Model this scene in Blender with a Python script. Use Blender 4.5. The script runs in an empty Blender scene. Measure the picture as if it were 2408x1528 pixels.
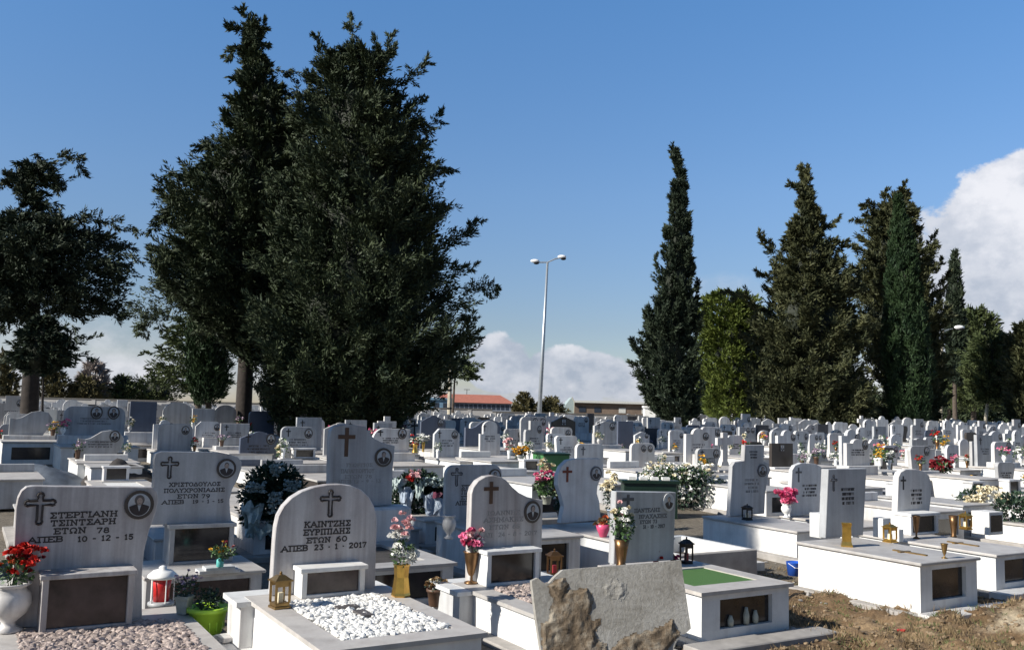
import bpy, bmesh, math, random
import numpy as np
from mathutils import Vector, Matrix, noise
random.seed(7); rng = np.random.default_rng(11)
SC = bpy.context.scene
COL = SC.collection
rad = math.radians

# ------------------------------------------------------------------ camera
EYE = 2.2; FPX = 2142.0; PITCH = rad(5.28); ROLL = rad(1.5)
FW = Vector((0, math.cos(PITCH), math.sin(PITCH)))
U0 = Vector((0, -math.sin(PITCH), math.cos(PITCH))); R0 = Vector((1, 0, 0))
RT = R0*math.cos(ROLL) + U0*math.sin(ROLL); UP = U0*math.cos(ROLL) - R0*math.sin(ROLL)
CAM = Vector((0, 0, EYE))
cd = bpy.data.cameras.new('camera'); cam = bpy.data.objects.new('camera', cd); COL.objects.link(cam)
cd.sensor_width = 36; cd.lens = 36*FPX/2408; cd.clip_end = 6000; cd.clip_start = 0.1
cam.matrix_world = Matrix(((RT.x, UP.x, -FW.x, 0), (RT.y, UP.y, -FW.y, 0), (RT.z, UP.z, -FW.z, EYE), (0, 0, 0, 1)))
SC.camera = cam
SC.view_settings.view_transform = 'Standard'; SC.view_settings.look = 'None'
SC.view_settings.exposure = 0.5; SC.view_settings.gamma = 1

# ------------------------------------------------------------------ sun and sky
SUN_TO = Vector((-0.90, -0.435, 0.0)).normalized(); SUN_EL = rad(31)
sv = SUN_TO*math.cos(SUN_EL) + Vector((0, 0, math.sin(SUN_EL)))
sl = bpy.data.lights.new('sun', 'SUN'); sl.energy = 5.0; sl.angle = rad(0.55); sl.color = (1.0, 0.95, 0.86)
so = bpy.data.objects.new('sun', sl); COL.objects.link(so); so.rotation_euler = sv.to_track_quat('Z', 'Y').to_euler()

def ray(px, py): return FW*FPX + RT*(px-1204) - UP*(py-764)
def at(px, py, z):
    d = ray(px, py); return CAM + d*((z-EYE)/d.z)
def atY(px, py, Y):
    d = ray(px, py); return CAM + d*(Y/d.y)
def proj(p):
    v = Vector(p)-CAM; k = FPX/v.dot(FW); return 1204+k*v.dot(RT), 764-k*v.dot(UP)

W = bpy.data.worlds.new('World'); SC.world = W; W.use_nodes = True
def build_world():
    nt = W.node_tree; N = nt.nodes; L = nt.links; N.clear()
    out = N.new('ShaderNodeOutputWorld'); bg = N.new('ShaderNodeBackground'); bg.inputs[1].default_value = 0.07
    sky = N.new('ShaderNodeTexSky'); sky.sky_type = 'NISHITA'; sky.sun_disc = False
    sky.sun_elevation = SUN_EL; sky.sun_rotation = math.atan2(SUN_TO.x, SUN_TO.y)
    sky.air_density = 1.0; sky.dust_density = 0.2; sky.ozone_density = 4.0; sky.altitude = 50
    tc = N.new('ShaderNodeTexCoord')
    sep = N.new('ShaderNodeSeparateXYZ'); L.new(tc.outputs['Generated'], sep.inputs[0])
    def M(op, a, b=None, c=None):
        n = N.new('ShaderNodeMath'); n.operation = op
        for i, v in enumerate((a, b, c)):
            if v is None: continue
            if isinstance(v, (int, float)): n.inputs[i].default_value = v
            else: L.new(v, n.inputs[i])
        return n.outputs[0]
    az = M('ARCTAN2', sep.outputs[0], sep.outputs[1]); el = M('ARCSINE', sep.outputs[2])
    def noise_(scale, detail, rough, sz=1.0, off=0.0):
        mp = N.new('ShaderNodeMapping'); mp.inputs['Scale'].default_value = (scale, scale, scale*sz); mp.inputs['Location'].default_value = (off, off, 0)
        L.new(tc.outputs['Generated'], mp.inputs[0])
        n = N.new('ShaderNodeTexNoise'); n.inputs['Scale'].default_value = 1; n.inputs['Detail'].default_value = detail; n.inputs['Roughness'].default_value = rough
        L.new(mp.outputs[0], n.inputs[0]); return n.outputs[0]
    def smooth(v, lo, hi):
        n = N.new('ShaderNodeMapRange'); n.interpolation_type = 'SMOOTHSTEP'; n.clamp = True
        L.new(v, n.inputs[0]); n.inputs[1].default_value = lo; n.inputs[2].default_value = hi; return n.outputs[0]
    nb = noise_(9, 9, 0.58, 1.3); ns = noise_(26, 8, 0.6, 1.4, 3.1)
    def blob(px, py, wx, wy, hard, amp):
        d = ray(px, py).normalized(); a0 = math.atan2(d.x, d.y); e0 = math.asin(d.z)
        a = M('DIVIDE', M('SUBTRACT', az, a0), wx/FPX); e = M('DIVIDE', M('SUBTRACT', el, e0), wy/FPX)
        m = M('ADD', M('MULTIPLY', a, a), M('MULTIPLY', e, e))
        v = M('SUBTRACT', 1.0, m)
        v = M('ADD', v, M('MULTIPLY', M('SUBTRACT', nb, 0.5), amp))
        v = M('ADD', v, M('MULTIPLY', M('SUBTRACT', ns, 0.5), amp*0.75))
        return smooth(v, 0.0, hard)
    dens = None
    for b in [(2400, 600, 250, 175, .32, 1.9), (2380, 790, 300, 120, .8, 1.6), (2455, 480, 190, 120, .28, 1.9), (1690, 690, 150, 55, 2.2, 1.6), (1175, 860, 95, 78, .26, 1.5), (1330, 885, 190, 70, .28, 1.6),
              (1480, 905, 160, 60, .8, 1.0), (230, 800, 420, 70, 2.0, 1.4), (700, 860, 500, 90, 1.5, 1.2), (1300, 955, 700, 60, 1.2, .8), (100, 870, 600, 70, 1.2, .8), (2150, 870, 400, 60, 1.4, .8)]:
        v = blob(*b); dens = v if dens is None else M('MAXIMUM', dens, v)
    dens = M('MULTIPLY', dens, 0.93)
    # cloud brightness: lit tops, greyer bases
    elh = smooth(el, 0.0, 0.26)
    sh = M('ADD', M('ADD', M('MULTIPLY', smooth(nb, 0.38, 0.62), 0.42), M('MULTIPLY', smooth(ns, 0.38, 0.62), 0.28)), M('MULTIPLY', elh, 0.35))
    cr = N.new('ShaderNodeMixRGB'); L.new(sh, cr.inputs[0]); cr.inputs[1].default_value = (3.9, 4.5, 5.6, 1); cr.inputs[2].default_value = (9.2, 9.2, 9.6, 1)
    tr = N.new('ShaderNodeValToRGB'); e_ = tr.color_ramp.elements; e_[0].position = 0.0; e_[0].color = (.96, .90, .94, 1); e_[1].position = 1.0; e_[1].color = (.95, 1.05, 1.1, 1)
    for p_, c_ in ((.10, (1.0, .93, .97)), (.26, (1.15, 1.24, 1.34)), (.48, (1.10, 1.50, 1.72)), (.62, (1.05, 1.35, 1.5))):
        q_ = e_.new(p_); q_.color = (*c_, 1)
    L.new(M('DIVIDE', el, 0.9), tr.inputs[0])
    sk = N.new('ShaderNodeMixRGB'); sk.blend_type = 'MULTIPLY'; sk.inputs[0].default_value = 1; L.new(sky.outputs[0], sk.inputs[1]); L.new(tr.outputs[0], sk.inputs[2])
    az_f = M('ADD', M('MULTIPLY', smooth(sep.outputs[1], -0.5, 0.55), 0.42), 0.58)  # sky dimmed behind the camera, weakens the fill on shaded stone faces
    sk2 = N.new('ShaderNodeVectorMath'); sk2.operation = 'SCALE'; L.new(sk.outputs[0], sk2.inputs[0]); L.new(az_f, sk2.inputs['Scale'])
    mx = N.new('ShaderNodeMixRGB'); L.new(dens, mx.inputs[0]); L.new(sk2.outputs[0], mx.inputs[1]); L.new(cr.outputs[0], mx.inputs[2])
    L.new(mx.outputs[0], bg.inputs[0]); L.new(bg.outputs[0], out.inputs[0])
build_world()

# ------------------------------------------------------------------ materials
MATS = {}
def newmat(name):
    m = bpy.data.materials.new(name); m.use_nodes = True; nt = m.node_tree
    b = nt.nodes['Principled BSDF']; MATS[name] = m; return m, nt, b
def ramp(nt, fac, stops):
    r = nt.nodes.new('ShaderNodeValToRGB'); e = r.color_ramp.elements
    while len(e) < len(stops): e.new(0.5)
    for i, (p, c) in enumerate(stops): e[i].position = p; e[i].color = (c[0], c[1], c[2], 1)
    nt.links.new(fac, r.inputs[0]); return r.outputs[0]
def tex(nt, kind, scale, detail=4, rough=.55, vec=(1, 1, 1), coord='Object', rnd=True):
    tc = nt.nodes.new('ShaderNodeTexCoord'); mp = nt.nodes.new('ShaderNodeMapping'); mp.inputs['Scale'].default_value = vec
    nt.links.new(tc.outputs[coord], mp.inputs[0])
    if rnd:
        oi = nt.nodes.new('ShaderNodeObjectInfo'); mu = nt.nodes.new('ShaderNodeMath'); mu.operation = 'MULTIPLY'; mu.inputs[1].default_value = 37.0
        nt.links.new(oi.outputs['Random'], mu.inputs[0]); nt.links.new(mu.outputs[0], mp.inputs['Location'])
    n = nt.nodes.new('ShaderNodeTexNoise' if kind == 'noise' else 'ShaderNodeTexVoronoi')
    n.inputs['Scale'].default_value = scale
    if kind == 'noise': n.inputs['Detail'].default_value = detail; n.inputs['Roughness'].default_value = rough
    nt.links.new(mp.outputs[0], n.inputs['Vector']); return n.outputs[0]
def mixc(nt, fac, a, b, mode='MIX'):
    n = nt.nodes.new('ShaderNodeMixRGB'); n.blend_type = mode
    for i, v in enumerate((fac, a, b)):
        if isinstance(v, (int, float)): n.inputs[i].default_value = v
        elif isinstance(v, tuple): n.inputs[i].default_value = (*v[:3], 1)
        else: nt.links.new(v, n.inputs[i])
    return n.outputs[0]
def bump(nt, b, h, strength, dist=0.02):
    n = nt.nodes.new('ShaderNodeBump'); n.inputs['Strength'].default_value = strength; n.inputs['Distance'].default_value = dist
    nt.links.new(h, n.inputs['Height']); nt.links.new(n.outputs[0], b.inputs['Normal'])
def marble(name, lo, hi, streak=0.5, rough=.5):
    m, nt, b = newmat(name)
    s = tex(nt, 'noise', 1.0, 5, .6, (9, 9, .55)); c1 = ramp(nt, s, [(.36, lo), (.58, hi)])
    v = tex(nt, 'noise', 2.3, 7, .65, (1, 1, 1)); c2 = ramp(nt, v, [(.3, tuple(x*.80 for x in hi)), (.55, hi)])
    c = mixc(nt, streak, c2, c1, 'MULTIPLY')
    oi = nt.nodes.new('ShaderNodeObjectInfo'); c3 = ramp(nt, oi.outputs['Random'], [(0, (.84, .86, .88)), (.5, (.98, .96, .93)), (1, (1, 1, 1))])
    c = mixc(nt, 1.0, c, c3, 'MULTIPLY')
    st = tex(nt, 'noise', 1.0, 3, .5, (5.5, 5.5, .28)); c4 = ramp(nt, st, [(.50, (1, 1, 1)), (.60, (.80, .76, .75)), (.66, (.66, .61, .60)), (.74, (.88, .86, .85))]); c = mixc(nt, min(1, streak*1.0), c, c4, 'MULTIPLY')
    sp = tex(nt, 'noise', 11, 8, .8); c5 = ramp(nt, sp, [(.62, (1, 1, 1)), (.74, (.62, .58, .52))]); c = mixc(nt, .55, c, c5, 'MULTIPLY')
    g = tex(nt, 'noise', 60, 3, .7); c = mixc(nt, .12, c, g, 'OVERLAY')
    nt.links.new(c, b.inputs['Base Color']); b.inputs['Roughness'].default_value = rough
    bump(nt, b, v, .15, .01); return m
marble('marble', (.48, .47, .47), (.78, .78, .78), .5)
marble('marble_stained', (.40, .37, .37), (.70, .69, .69), .8)
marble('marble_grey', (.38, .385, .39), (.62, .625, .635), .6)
marble('marble_slab', (.42, .40, .385), (.58, .56, .54), .35, .55)
marble('marble_bright', (.62, .62, .61), (.84, .84, .83), .3)
marble('granite_dark', (.045, .05, .06), (.085, .09, .11), .4, .25)
marble('granite_brown', (.05, .04, .035), (.09, .075, .065), .4, .3)
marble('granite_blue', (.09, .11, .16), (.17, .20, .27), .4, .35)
def plain(name, col, rough=.6, metal=0, var=.25, scale=14, bmp=0):
    m, nt, b = newmat(name)
    n = tex(nt, 'noise', scale, 4, .6); c = ramp(nt, n, [(.3, tuple(x*(1-var) for x in col)), (.7, tuple(min(1, x*(1+var*.6)) for x in col))])
    nt.links.new(c, b.inputs['Base Color']); b.inputs['Roughness'].default_value = rough; b.inputs['Metallic'].default_value = metal
    if bmp: bump(nt, b, n, bmp, .02)
    return m
plain('letter', (.035, .03, .03)); plain('letter_faded', (.30, .29, .28)); plain('letter_grey', (.10, .10, .11))
plain('gold', (.62, .38, .09), .28, .9); plain('bronze', (.20, .11, .05), .35, .8); plain('brass_dark', (.28, .18, .07), .4, .8)
plain('black_metal', (.02, .02, .022), .4, .5); plain('pane', (.030, .026, .026), .12, 0, .5, 5); plain('pane_brown', (.06, .042, .04), .2, 0, .5, 6)
plain('photo_ground', (.42, .45, .48), .35); plain('photo_skin', (.36, .29, .25), .4); plain('photo_dark', (.03, .025, .03), .35); plain('photo_hair', (.10, .09, .09), .4); plain('photo_frame', (.06, .05, .045), .35); plain('photo_frame_light', (.55, .55, .55), .35)
plain('cross_brown', (.10, .055, .035), .45, .3); plain('cross_red', (.16, .035, .02), .4, .2)
plain('concrete', (.33, .31, .29), .85, 0, .25, 5, .4); plain('wall_concrete', (.36, .35, .345), .85, 0, .2, .7); plain('coping', (.10, .095, .09), .8)
plain('pebble_white', (.74, .73, .70), .6, 0, .25, 30); plain('pebble_brown', (.40, .325, .29), .6, 0, .65, 22); plain('soil_dark', (.045, .04, .038), .95, 0, .4, 9, .8)
plain('green_turf', (.07, .17, .04), .9, 0, .3, 200, .5); plain('leaf', (.05, .105, .03), .55, 0, .45, 20); plain('leaf_dark', (.022, .05, .026), .6, 0, .4, 20); plain('leaf_pale', (.20, .30, .09), .55, 0, .4, 20)
for n, c in dict(red=(.55, .025, .015), pink=(.72, .16, .30), pale_pink=(.80, .50, .50), white=(.82, .82, .78), yellow=(.75, .42, .03), cream=(.78, .70, .50), orange=(.75, .22, .08), lilac=(.50, .38, .48), deep_red=(.25, .02, .03), dry=(.30, .19, .09), magenta=(.6, .05, .18), teal=(.10, .45, .42), sheer=(.36, .43, .42), blue_wrap=(.36, .42, .50), maroon_ribbon=(.16, .03, .06)).items():
    plain('petal_'+n, c, .55, 0, .3, 30)
plain('lime_plastic', (.44, .72, .06), .4, 0, .08); plain('blue_plastic', (.02, .10, .50), .35, 0, .15); plain('green_plastic', (.06, .20, .07), .45, 0, .15); plain('green_plastic_dark', (.010, .028, .018), .4, 0, .2); plain('pink_plastic', (.62, .08, .18), .4); plain('red_plastic', (.50, .02, .02), .3); plain('white_ceramic', (.85, .85, .83), .35, 0, .06); plain('amber_glass', (.55, .27, .04), .2); plain('grey_plastic', (.42, .44, .38), .5); plain('brown_pot', (.10, .055, .035), .5); plain('bowl_green', (.03, .22, .11), .4)
plain('steel', (.42, .46, .50), .4, .6, .1); plain('pole_wood', (.42, .38, .30), .8, 0, .3, 3); plain('lamp_white', (.9, .9, .9), .3, 0, .03)
plain('bark', (.09, .07, .055), .95, 0, .4, 6, .8); plain('bark_dark', (.035, .028, .024), .95, 0, .4, 6, .8); plain('roof_tile', (.36, .13, .09), .8, 0, .2, 2); plain('facade', (.20, .23, .29), .8, 0, .15, 1); plain('facade_blue', (.12, .22, .32), .7, 0, .4, 1.2); plain('facade_brown', (.17, .125, .095), .85, 0, .3, .8); plain('facade_white', (.85, .85, .83), .7, 0, .05); plain('window_dark', (.03, .04, .06), .2); plain('roof_light', (.55, .55, .52), .7)
plain('paper', (.85, .84, .80), .7); plain('tarp', (.10, .12, .15), .6, 0, .35, 4, .5)
def leafmat(name, c0, c1, scale=.7, trans=.15):
    m, nt, b = newmat(name)
    n = tex(nt, 'noise', scale, 5, .7); c = ramp(nt, n, [(.32, c0), (.68, c1)])
    nt.links.new(c, b.inputs['Base Color']); b.inputs['Roughness'].default_value = .65
    b.inputs['Specular IOR Level'].default_value = .25; return m
leafmat('cypress', (.016, .030, .018), (.062, .080, .036), 1.0); leafmat('cypress_cool', (.015, .027, .018), (.046, .062, .034)); leafmat('cypress_green', (.012, .030, .013), (.032, .058, .020))
leafmat('cypress_right', (.026, .036, .018), (.095, .098, .042), 1.1); leafmat('broadleaf', (.045, .075, .016), (.15, .18, .035), 1.1); leafmat('pine', (.035, .055, .022), (.10, .12, .045)); leafmat('shrub', (.07, .065, .03), (.17, .15, .07), .5); leafmat('bare_tree', (.28, .24, .22), (.42, .37, .34))
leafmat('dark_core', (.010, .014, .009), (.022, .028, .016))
def ground_mat():
    m, nt, b = newmat('ground_soil')
    a = tex(nt, 'noise', .55, 8, .6, rnd=False); c = ramp(nt, a, [(.37, (.09, .056, .030)), (.50, (.215, .14, .076)), (.64, (.38, .275, .17))])
    d = tex(nt, 'noise', 13, 9, .8, rnd=False); c2 = ramp(nt, d, [(.36, (.38, .34, .28)), (.62, (1.2, 1.15, 1.05))]); c = mixc(nt, .85, c, c2, 'MULTIPLY')
    g = tex(nt, 'noise', 2.1, 6, .7, rnd=False); gf = ramp(nt, g, [(.56, (0, 0, 0)), (.70, (.7, .7, .7))]); c = mixc(nt, gf, c, (.085, .085, .035))
    tc = nt.nodes.new('ShaderNodeTexCoord'); sx = nt.nodes.new('ShaderNodeSeparateXYZ'); nt.links.new(tc.outputs['Object'], sx.inputs[0])
    def mr(v, a0, b0):
        q = nt.nodes.new('ShaderNodeMapRange'); q.interpolation_type = 'SMOOTHSTEP'; nt.links.new(v, q.inputs[0]); q.inputs[1].default_value = a0; q.inputs[2].default_value = b0; return q.outputs[0]
    mm = nt.nodes.new('ShaderNodeMath'); mm.operation = 'MULTIPLY'; nt.links.new(mr(sx.outputs[0], 1.6, 2.8), mm.inputs[0]); nt.links.new(mr(sx.outputs[1], 13.5, 11.0), mm.inputs[1])
    dk = mixc(nt, .8, ramp(nt, a, [(.3, (.13, .115, .095)), (.7, (.27, .24, .20))]), c2, 'MULTIPLY'); cn = nt.nodes.new('ShaderNodeCombineXYZ'); cn.inputs[0].default_value = 5.65; cn.inputs[1].default_value = 9.6; cn.inputs[2].default_value = .1
    vd = nt.nodes.new('ShaderNodeVectorMath'); vd.operation = 'DISTANCE'; nt.links.new(tc.outputs['Object'], vd.inputs[0]); nt.links.new(cn.outputs[0], vd.inputs[1])
    ad = nt.nodes.new('ShaderNodeMath'); nt.links.new(vd.outputs['Value'], ad.inputs[0]); nt.links.new(g, ad.inputs[1]); sand = mr(ad.outputs[0], 1.30, .95)
    c = mixc(nt, sand, c, mixc(nt, .6, (.62, .53, .39), c2, 'MULTIPLY')); c = mixc(nt, mm.outputs[0], dk, c)
    nt.links.new(c, b.inputs['Base Color']); b.inputs['Roughness'].default_value = .95; bump(nt, b, d, .9, .05)
ground_mat()
def broken_mat():
    m, nt, b = newmat('broken_stone')
    a = tex(nt, 'noise', 3.2, 9, .62, rnd=False); c = ramp(nt, a, [(.33, (.24, .225, .20)), (.5, (.37, .355, .33)), (.66, (.44, .43, .41))])
    d = tex(nt, 'noise', 38, 6, .75, rnd=False); c2 = ramp(nt, d, [(.3, (.6, .58, .52)), (.62, (1.1, 1.1, 1.08))]); c = mixc(nt, .8, c, c2, 'MULTIPLY')
    nt.links.new(c, b.inputs['Base Color']); b.inputs['Roughness'].default_value = .85; bump(nt, b, d, .5, .01)
    m, nt, b = newmat('mortar_crust')
    a = tex(nt, 'noise', 7, 9, .7, rnd=False); c = ramp(nt, a, [(.33, (.065, .045, .027)), (.48, (.18, .135, .09)), (.64, (.34, .30, .24))])
    nt.links.new(c, b.inputs['Base Color']); b.inputs['Roughness'].default_value = .95; bump(nt, b, a, 1, .03)
broken_mat()

# ------------------------------------------------------------------ mesh helpers
class MB:
    def __init__(s): s.v = []; s.f = []; s.m = []; s.mi = 0
    def add(s, vs, fs, T=None):
        o = len(s.v); s.v += [(T @ Vector(p))[:] if T else tuple(p) for p in vs]
        for f in fs: s.f.append([i+o for i in f]); s.m.append(s.mi)
        return s
    def box(s, x0, x1, y0, y1, z0, z1, T=None, tx=0, ty=0):
        vs = [(x0, y0, z0), (x1, y0, z0), (x1, y1, z0), (x0, y1, z0), (x0+tx, y0+ty, z1), (x1-tx, y0+ty, z1), (x1-tx, y1-ty, z1), (x0+tx, y1-ty, z1)]
        return s.add(vs, [(3, 2, 1, 0), (4, 5, 6, 7), (0, 1, 5, 4), (1, 2, 6, 5), (2, 3, 7, 6), (3, 0, 4, 7)], T)
    def prism(s, pts, y0, y1, T=None):      # outline in x,z counter-clockwise seen from -y; extruded y0 (front) to y1 (back)
        n = len(pts); vs = [(x, y0, z) for x, z in pts] + [(x, y1, z) for x, z in pts]
        fs = [tuple(range(n)), tuple(range(2*n-1, n-1, -1))] + [(i, i+n, (i+1) % n+n, (i+1) % n) for i in range(n)]
        return s.add(vs, fs, T)
    def lathe(s, prof, n=20, T=None, c=(0, 0, 0), sides=None, sx=1):
        n = sides or n; vs = []; fs = []
        for r, z in prof:
            for k in range(n):
                a = 2*math.pi*k/n; vs.append((c[0]+r*math.cos(a)*sx, c[1]+r*math.sin(a), c[2]+z))
        for i in range(len(prof)-1):
            for k in range(n):
                fs.append((i*n+k, i*n+(k+1) % n, (i+1)*n+(k+1) % n, (i+1)*n+k))
        fs.append(tuple(range(n-1, -1, -1))); fs.append(tuple((len(prof)-1)*n+k for k in range(n)))
        return s.add(vs, fs, T)
    def tube(s, pts, rs, n=8):
        pts = [Vector(p) for p in pts]
        if isinstance(rs, (int, float)): rs = [rs]*len(pts)
        vs = []; fs = []; up = Vector((.13, .21, .97)).normalized()
        for i, p in enumerate(pts):
            d = (pts[min(i+1, len(pts)-1)]-pts[max(i-1, 0)]).normalized()
            a = d.cross(up)
            if a.length < .2: a = d.cross(Vector((1, 0, 0)))
            a.normalize(); b = d.cross(a)
            for k in range(n):
                t = 2*math.pi*k/n; vs.append(tuple(p + (a*math.cos(t)+b*math.sin(t))*rs[i]))
        for i in range(len(pts)-1):
            for k in range(n): fs.append((i*n+k, i*n+(k+1) % n, (i+1)*n+(k+1) % n, (i+1)*n+k))
        fs.append(tuple(range(n-1, -1, -1))); fs.append(tuple((len(pts)-1)*n+k for k in range(n)))
        return s.add(vs, fs)
    def blob(s, c, r, sub=1, sc=(1, 1, 1), jit=.15):
        bm = bmesh.new(); bmesh.ops.create_icosphere(bm, subdivisions=sub, radius=1)
        vs = []
        for v in bm.verts:
            k = r*(1+random.uniform(-jit, jit)); vs.append((c[0]+v.co.x*k*sc[0], c[1]+v.co.y*k*sc[1], c[2]+v.co.z*k*sc[2]))
        fs = [tuple(v.index for v in f.verts) for f in bm.faces]; bm.free(); return s.add(vs, fs)
    def mesh(s, name, mats, bevel=0, smooth=False):
        me = bpy.data.meshes.new(name); me.from_pydata(s.v, [], s.f); me.update()
        for m in (mats if isinstance(mats, (list, tuple)) else [mats]): me.materials.append(MATS[m])
        me.polygons.foreach_set('material_index', s.m)
        bm = bmesh.new(); bm.from_mesh(me); bmesh.ops.recalc_face_normals(bm, faces=bm.faces)
        if bevel:
            es = [e for e in bm.edges if len(e.link_faces) == 2 and e.calc_face_angle(0) > rad(50)]
            bmesh.ops.bevel(bm, geom=es, offset=bevel, segments=1, affect='EDGES', profile=.5)
        bm.to_mesh(me); bm.free()
        if smooth: me.shade_smooth()
        return me
    def build(s, name, mats, parent=None, bevel=0, smooth=False):
        return link(name, s.mesh(name, mats, bevel, smooth), parent)
def link(name, me, parent=None):
    o = bpy.data.objects.new(name, me); COL.objects.link(o)
    if parent is not None: o.parent = parent
    return o
def tag(o, label=None, cat=None, group=None, kind=None):
    if label: o['label'] = label
    if cat: o['category'] = cat
    if group: o['group'] = group
    if kind: o['kind'] = kind
    return o
def empty(name, loc, rz=0, label=None, cat=None, group=None):
    o = bpy.data.objects.new(name, None); COL.objects.link(o); o.location = loc; o.rotation_euler = (0, 0, rz); o.empty_display_size = .2
    return tag(o, label, cat, group)
def quads_mesh(name, P, mat):      # P: (n,4,3) array
    n = len(P); me = bpy.data.meshes.new(name); me.vertices.add(n*4); me.vertices.foreach_set('co', P.astype(np.float32).ravel())
    me.loops.add(n*4); me.loops.foreach_set('vertex_index', np.arange(n*4, dtype=np.int32))
    me.polygons.add(n); me.polygons.foreach_set('loop_start', np.arange(0, n*4, 4, dtype=np.int32)); me.polygons.foreach_set('loop_total', np.full(n, 4, dtype=np.int32))
    me.update(); me.materials.append(MATS[mat]); return me

# ------------------------------------------------------------------ terrain
def sm(t): t = max(0, min(1, t)); return t*t*(3-2*t)
def tz(x, y): return .35*sm((y-12)/14) + .28*sm((x-6)/22)*sm((y-20)/30)
DIRT = [(5.35, 9.35, .20, .5), (6.0, 10.2, .26, .6), (4.4, 8.5, .14, .5), (6.6, 9.6, .2, .7), (3.6, 8.9, .07, .6), (4.5, 10.1, .08, .5), (5.0, 8.6, .16, .4)]
def gz(x, y):
    z = tz(x, y)
    if 2 < x < 12 and 4.5 < y < 13:
        w = sm((x-2.4)/.9)*sm((y-4.5)/1)*sm((13-y)/2)
        z += w*(.11*noise.noise(Vector((x*1.3, y*1.3, 0))) + .09*noise.noise(Vector((x*4, y*4, 3))) + .045*abs(noise.noise(Vector((x*9, y*9, 5))))+.02*noise.noise(Vector((x*23, y*23, 6))))
        for cx, cy, h, r in DIRT: z += h*math.exp(-((x-cx)**2+(y-cy)**2)/(r*r*.6))*(.75+.6*noise.noise(Vector((x*3, y*3, 9))))
        z -= .24*math.exp(-((x-5.12)**2+(y-9.95)**2)/.03)
    return z
def build_ground():
    def axis(dense, lo, hi):
        a = [lo]; 
        while a[-1] < hi:
            x = a[-1]; d = dense(x); a.append(x+d)
        return a
    xs = axis(lambda x: .045 if 2 < x < 7 else .1 if 7 <= x < 9.5 else (.8 if -20 < x < 30 else (8 if abs(x) < 120 else 120)), -1500, 1500)
    ys = axis(lambda y: .045 if 5 < y < 11.5 else (.8 if 0 < y < 60 else (8 if y < 140 and y > -30 else 150)), -300, 3000)
    mb = MB(); nx = len(xs)
    vs = [(x, y, gz(x, y)) for y in ys for x in xs]
    fs = [(j*nx+i, j*nx+i+1, (j+1)*nx+i+1, (j+1)*nx+i) for j in range(len(ys)-1) for i in range(nx-1)]
    mb.add(vs, fs); o = mb.build('ground', 'ground_soil', smooth=True); tag(o, kind='structure')
build_ground()
GR = rad(31); UR = Vector((math.cos(GR), math.sin(GR), 0)); UU = Vector((-math.sin(GR), math.cos(GR), 0))

# ------------------------------------------------------------------ headstone outlines (x across, z up from 0)
def arc(cx, cz, rx, rz, a0, a1, n=8): return [(cx+rx*math.cos(rad(a0+(a1-a0)*i/n)), cz+rz*math.sin(rad(a0+(a1-a0)*i/n))) for i in range(n+1)]
def outline(kind, w, h):
    a = w/2; r = min(.13*w*1.2, h*.3)
    if kind == 'rect': return [(-a, 0), (a, 0), (a, h), (-a, h)]
    if kind == 'round': return [(-a, 0), (a, 0)] + arc(a-r, h-r, r, r, 0, 90) + arc(-a+r, h-r, r, r, 90, 180)
    if kind == 'roundleft': return [(-a, 0), (a, 0), (a, h*.97)] + arc(-a+2*r, h-2*r, 2*r, 2*r, 90, 180)
    if kind == 'arch': return [(-a, 0), (a, 0)] + arc(0, h-a*.75, a, a*.75, 0, 180, 16)
    if kind == 'octagon': return [(-a, 0), (a, 0), (a, h*.8), (a*.6, h), (-a*.62, h), (-a, h*.8)]
    if kind == 'gable': return [(-a, 0), (a, 0), (a, h*.82), (a*.35, h*.95)] + arc(0, h*.90, a*.35, h*.10, 20, 160, 6) + [(-a*.35, h*.95), (-a, h*.8)]
    if kind == 'peak': return [(-a, 0), (a, 0), (a, h*.84), (a*.45, h*.84)] + arc(0, h*.84, a*.45, h*.16, 0, 180, 8) + [(-a, h*.84)]
    if kind == 'notch': return [(-a, 0), (a*.72, 0), (a*.74, h*.35), (a*.84, h*.55), (a*.98, h*.72), (a, h*.86), (a*.93, h*.96), (a*.7, h)] + arc(-a+r, h-r, r, r, 90, 180)
    if kind == 'taper': return [(-a*.85, 0), (a*.78, 0), (a*.8, h*.3), (a, h*.75)] + arc(a-r, h-r, r, r, 0, 90) + arc(-a+r, h-r, r, r, 90, 180)
    if kind == 'wave': return [(-a, 0), (a*.6, 0), (a*.95, h*.45), (a, h*.7), (a*.8, h*.93), (a*.4, h), (0, h*.95), (-a*.45, h*.72), (-a*.7, h*.66), (-a, h*.7)]
    if kind == 'archnarrow': return [(-a, 0), (a, 0), (a, h*.62), (a*.7, h*.62)] + arc(0, h-a*.5, a*.7, a*.5, 0, 180, 10) + [(-a*.7, h*.62), (-a, h*.62)]
    if kind == 'head': return [(-a, 0), (a*.85, 0), (a*.86, h*.4), (a, h*.62), (a*.95, h*.72), (a*.8, h*.78), (a*.8, h), (-a*.45, h), (-a*.45, h*.77), (-a*.9, h*.77), (-a, h*.7)]
    if kind == 'cross': return [(-a*.5, 0), (a*.5, 0), (a*.42, h*.1), (a*.32, h*.12), (a*.32, h*.62), (a, h*.62), (a, h*.84), (a*.32, h*.84), (a*.32, h), (-a*.32, h), (-a*.32, h*.84), (-a, h*.84), (-a, h*.62), (-a*.32, h*.62), (-a*.32, h*.12), (-a*.42, h*.1)]
    raise KeyError(kind)

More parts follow.
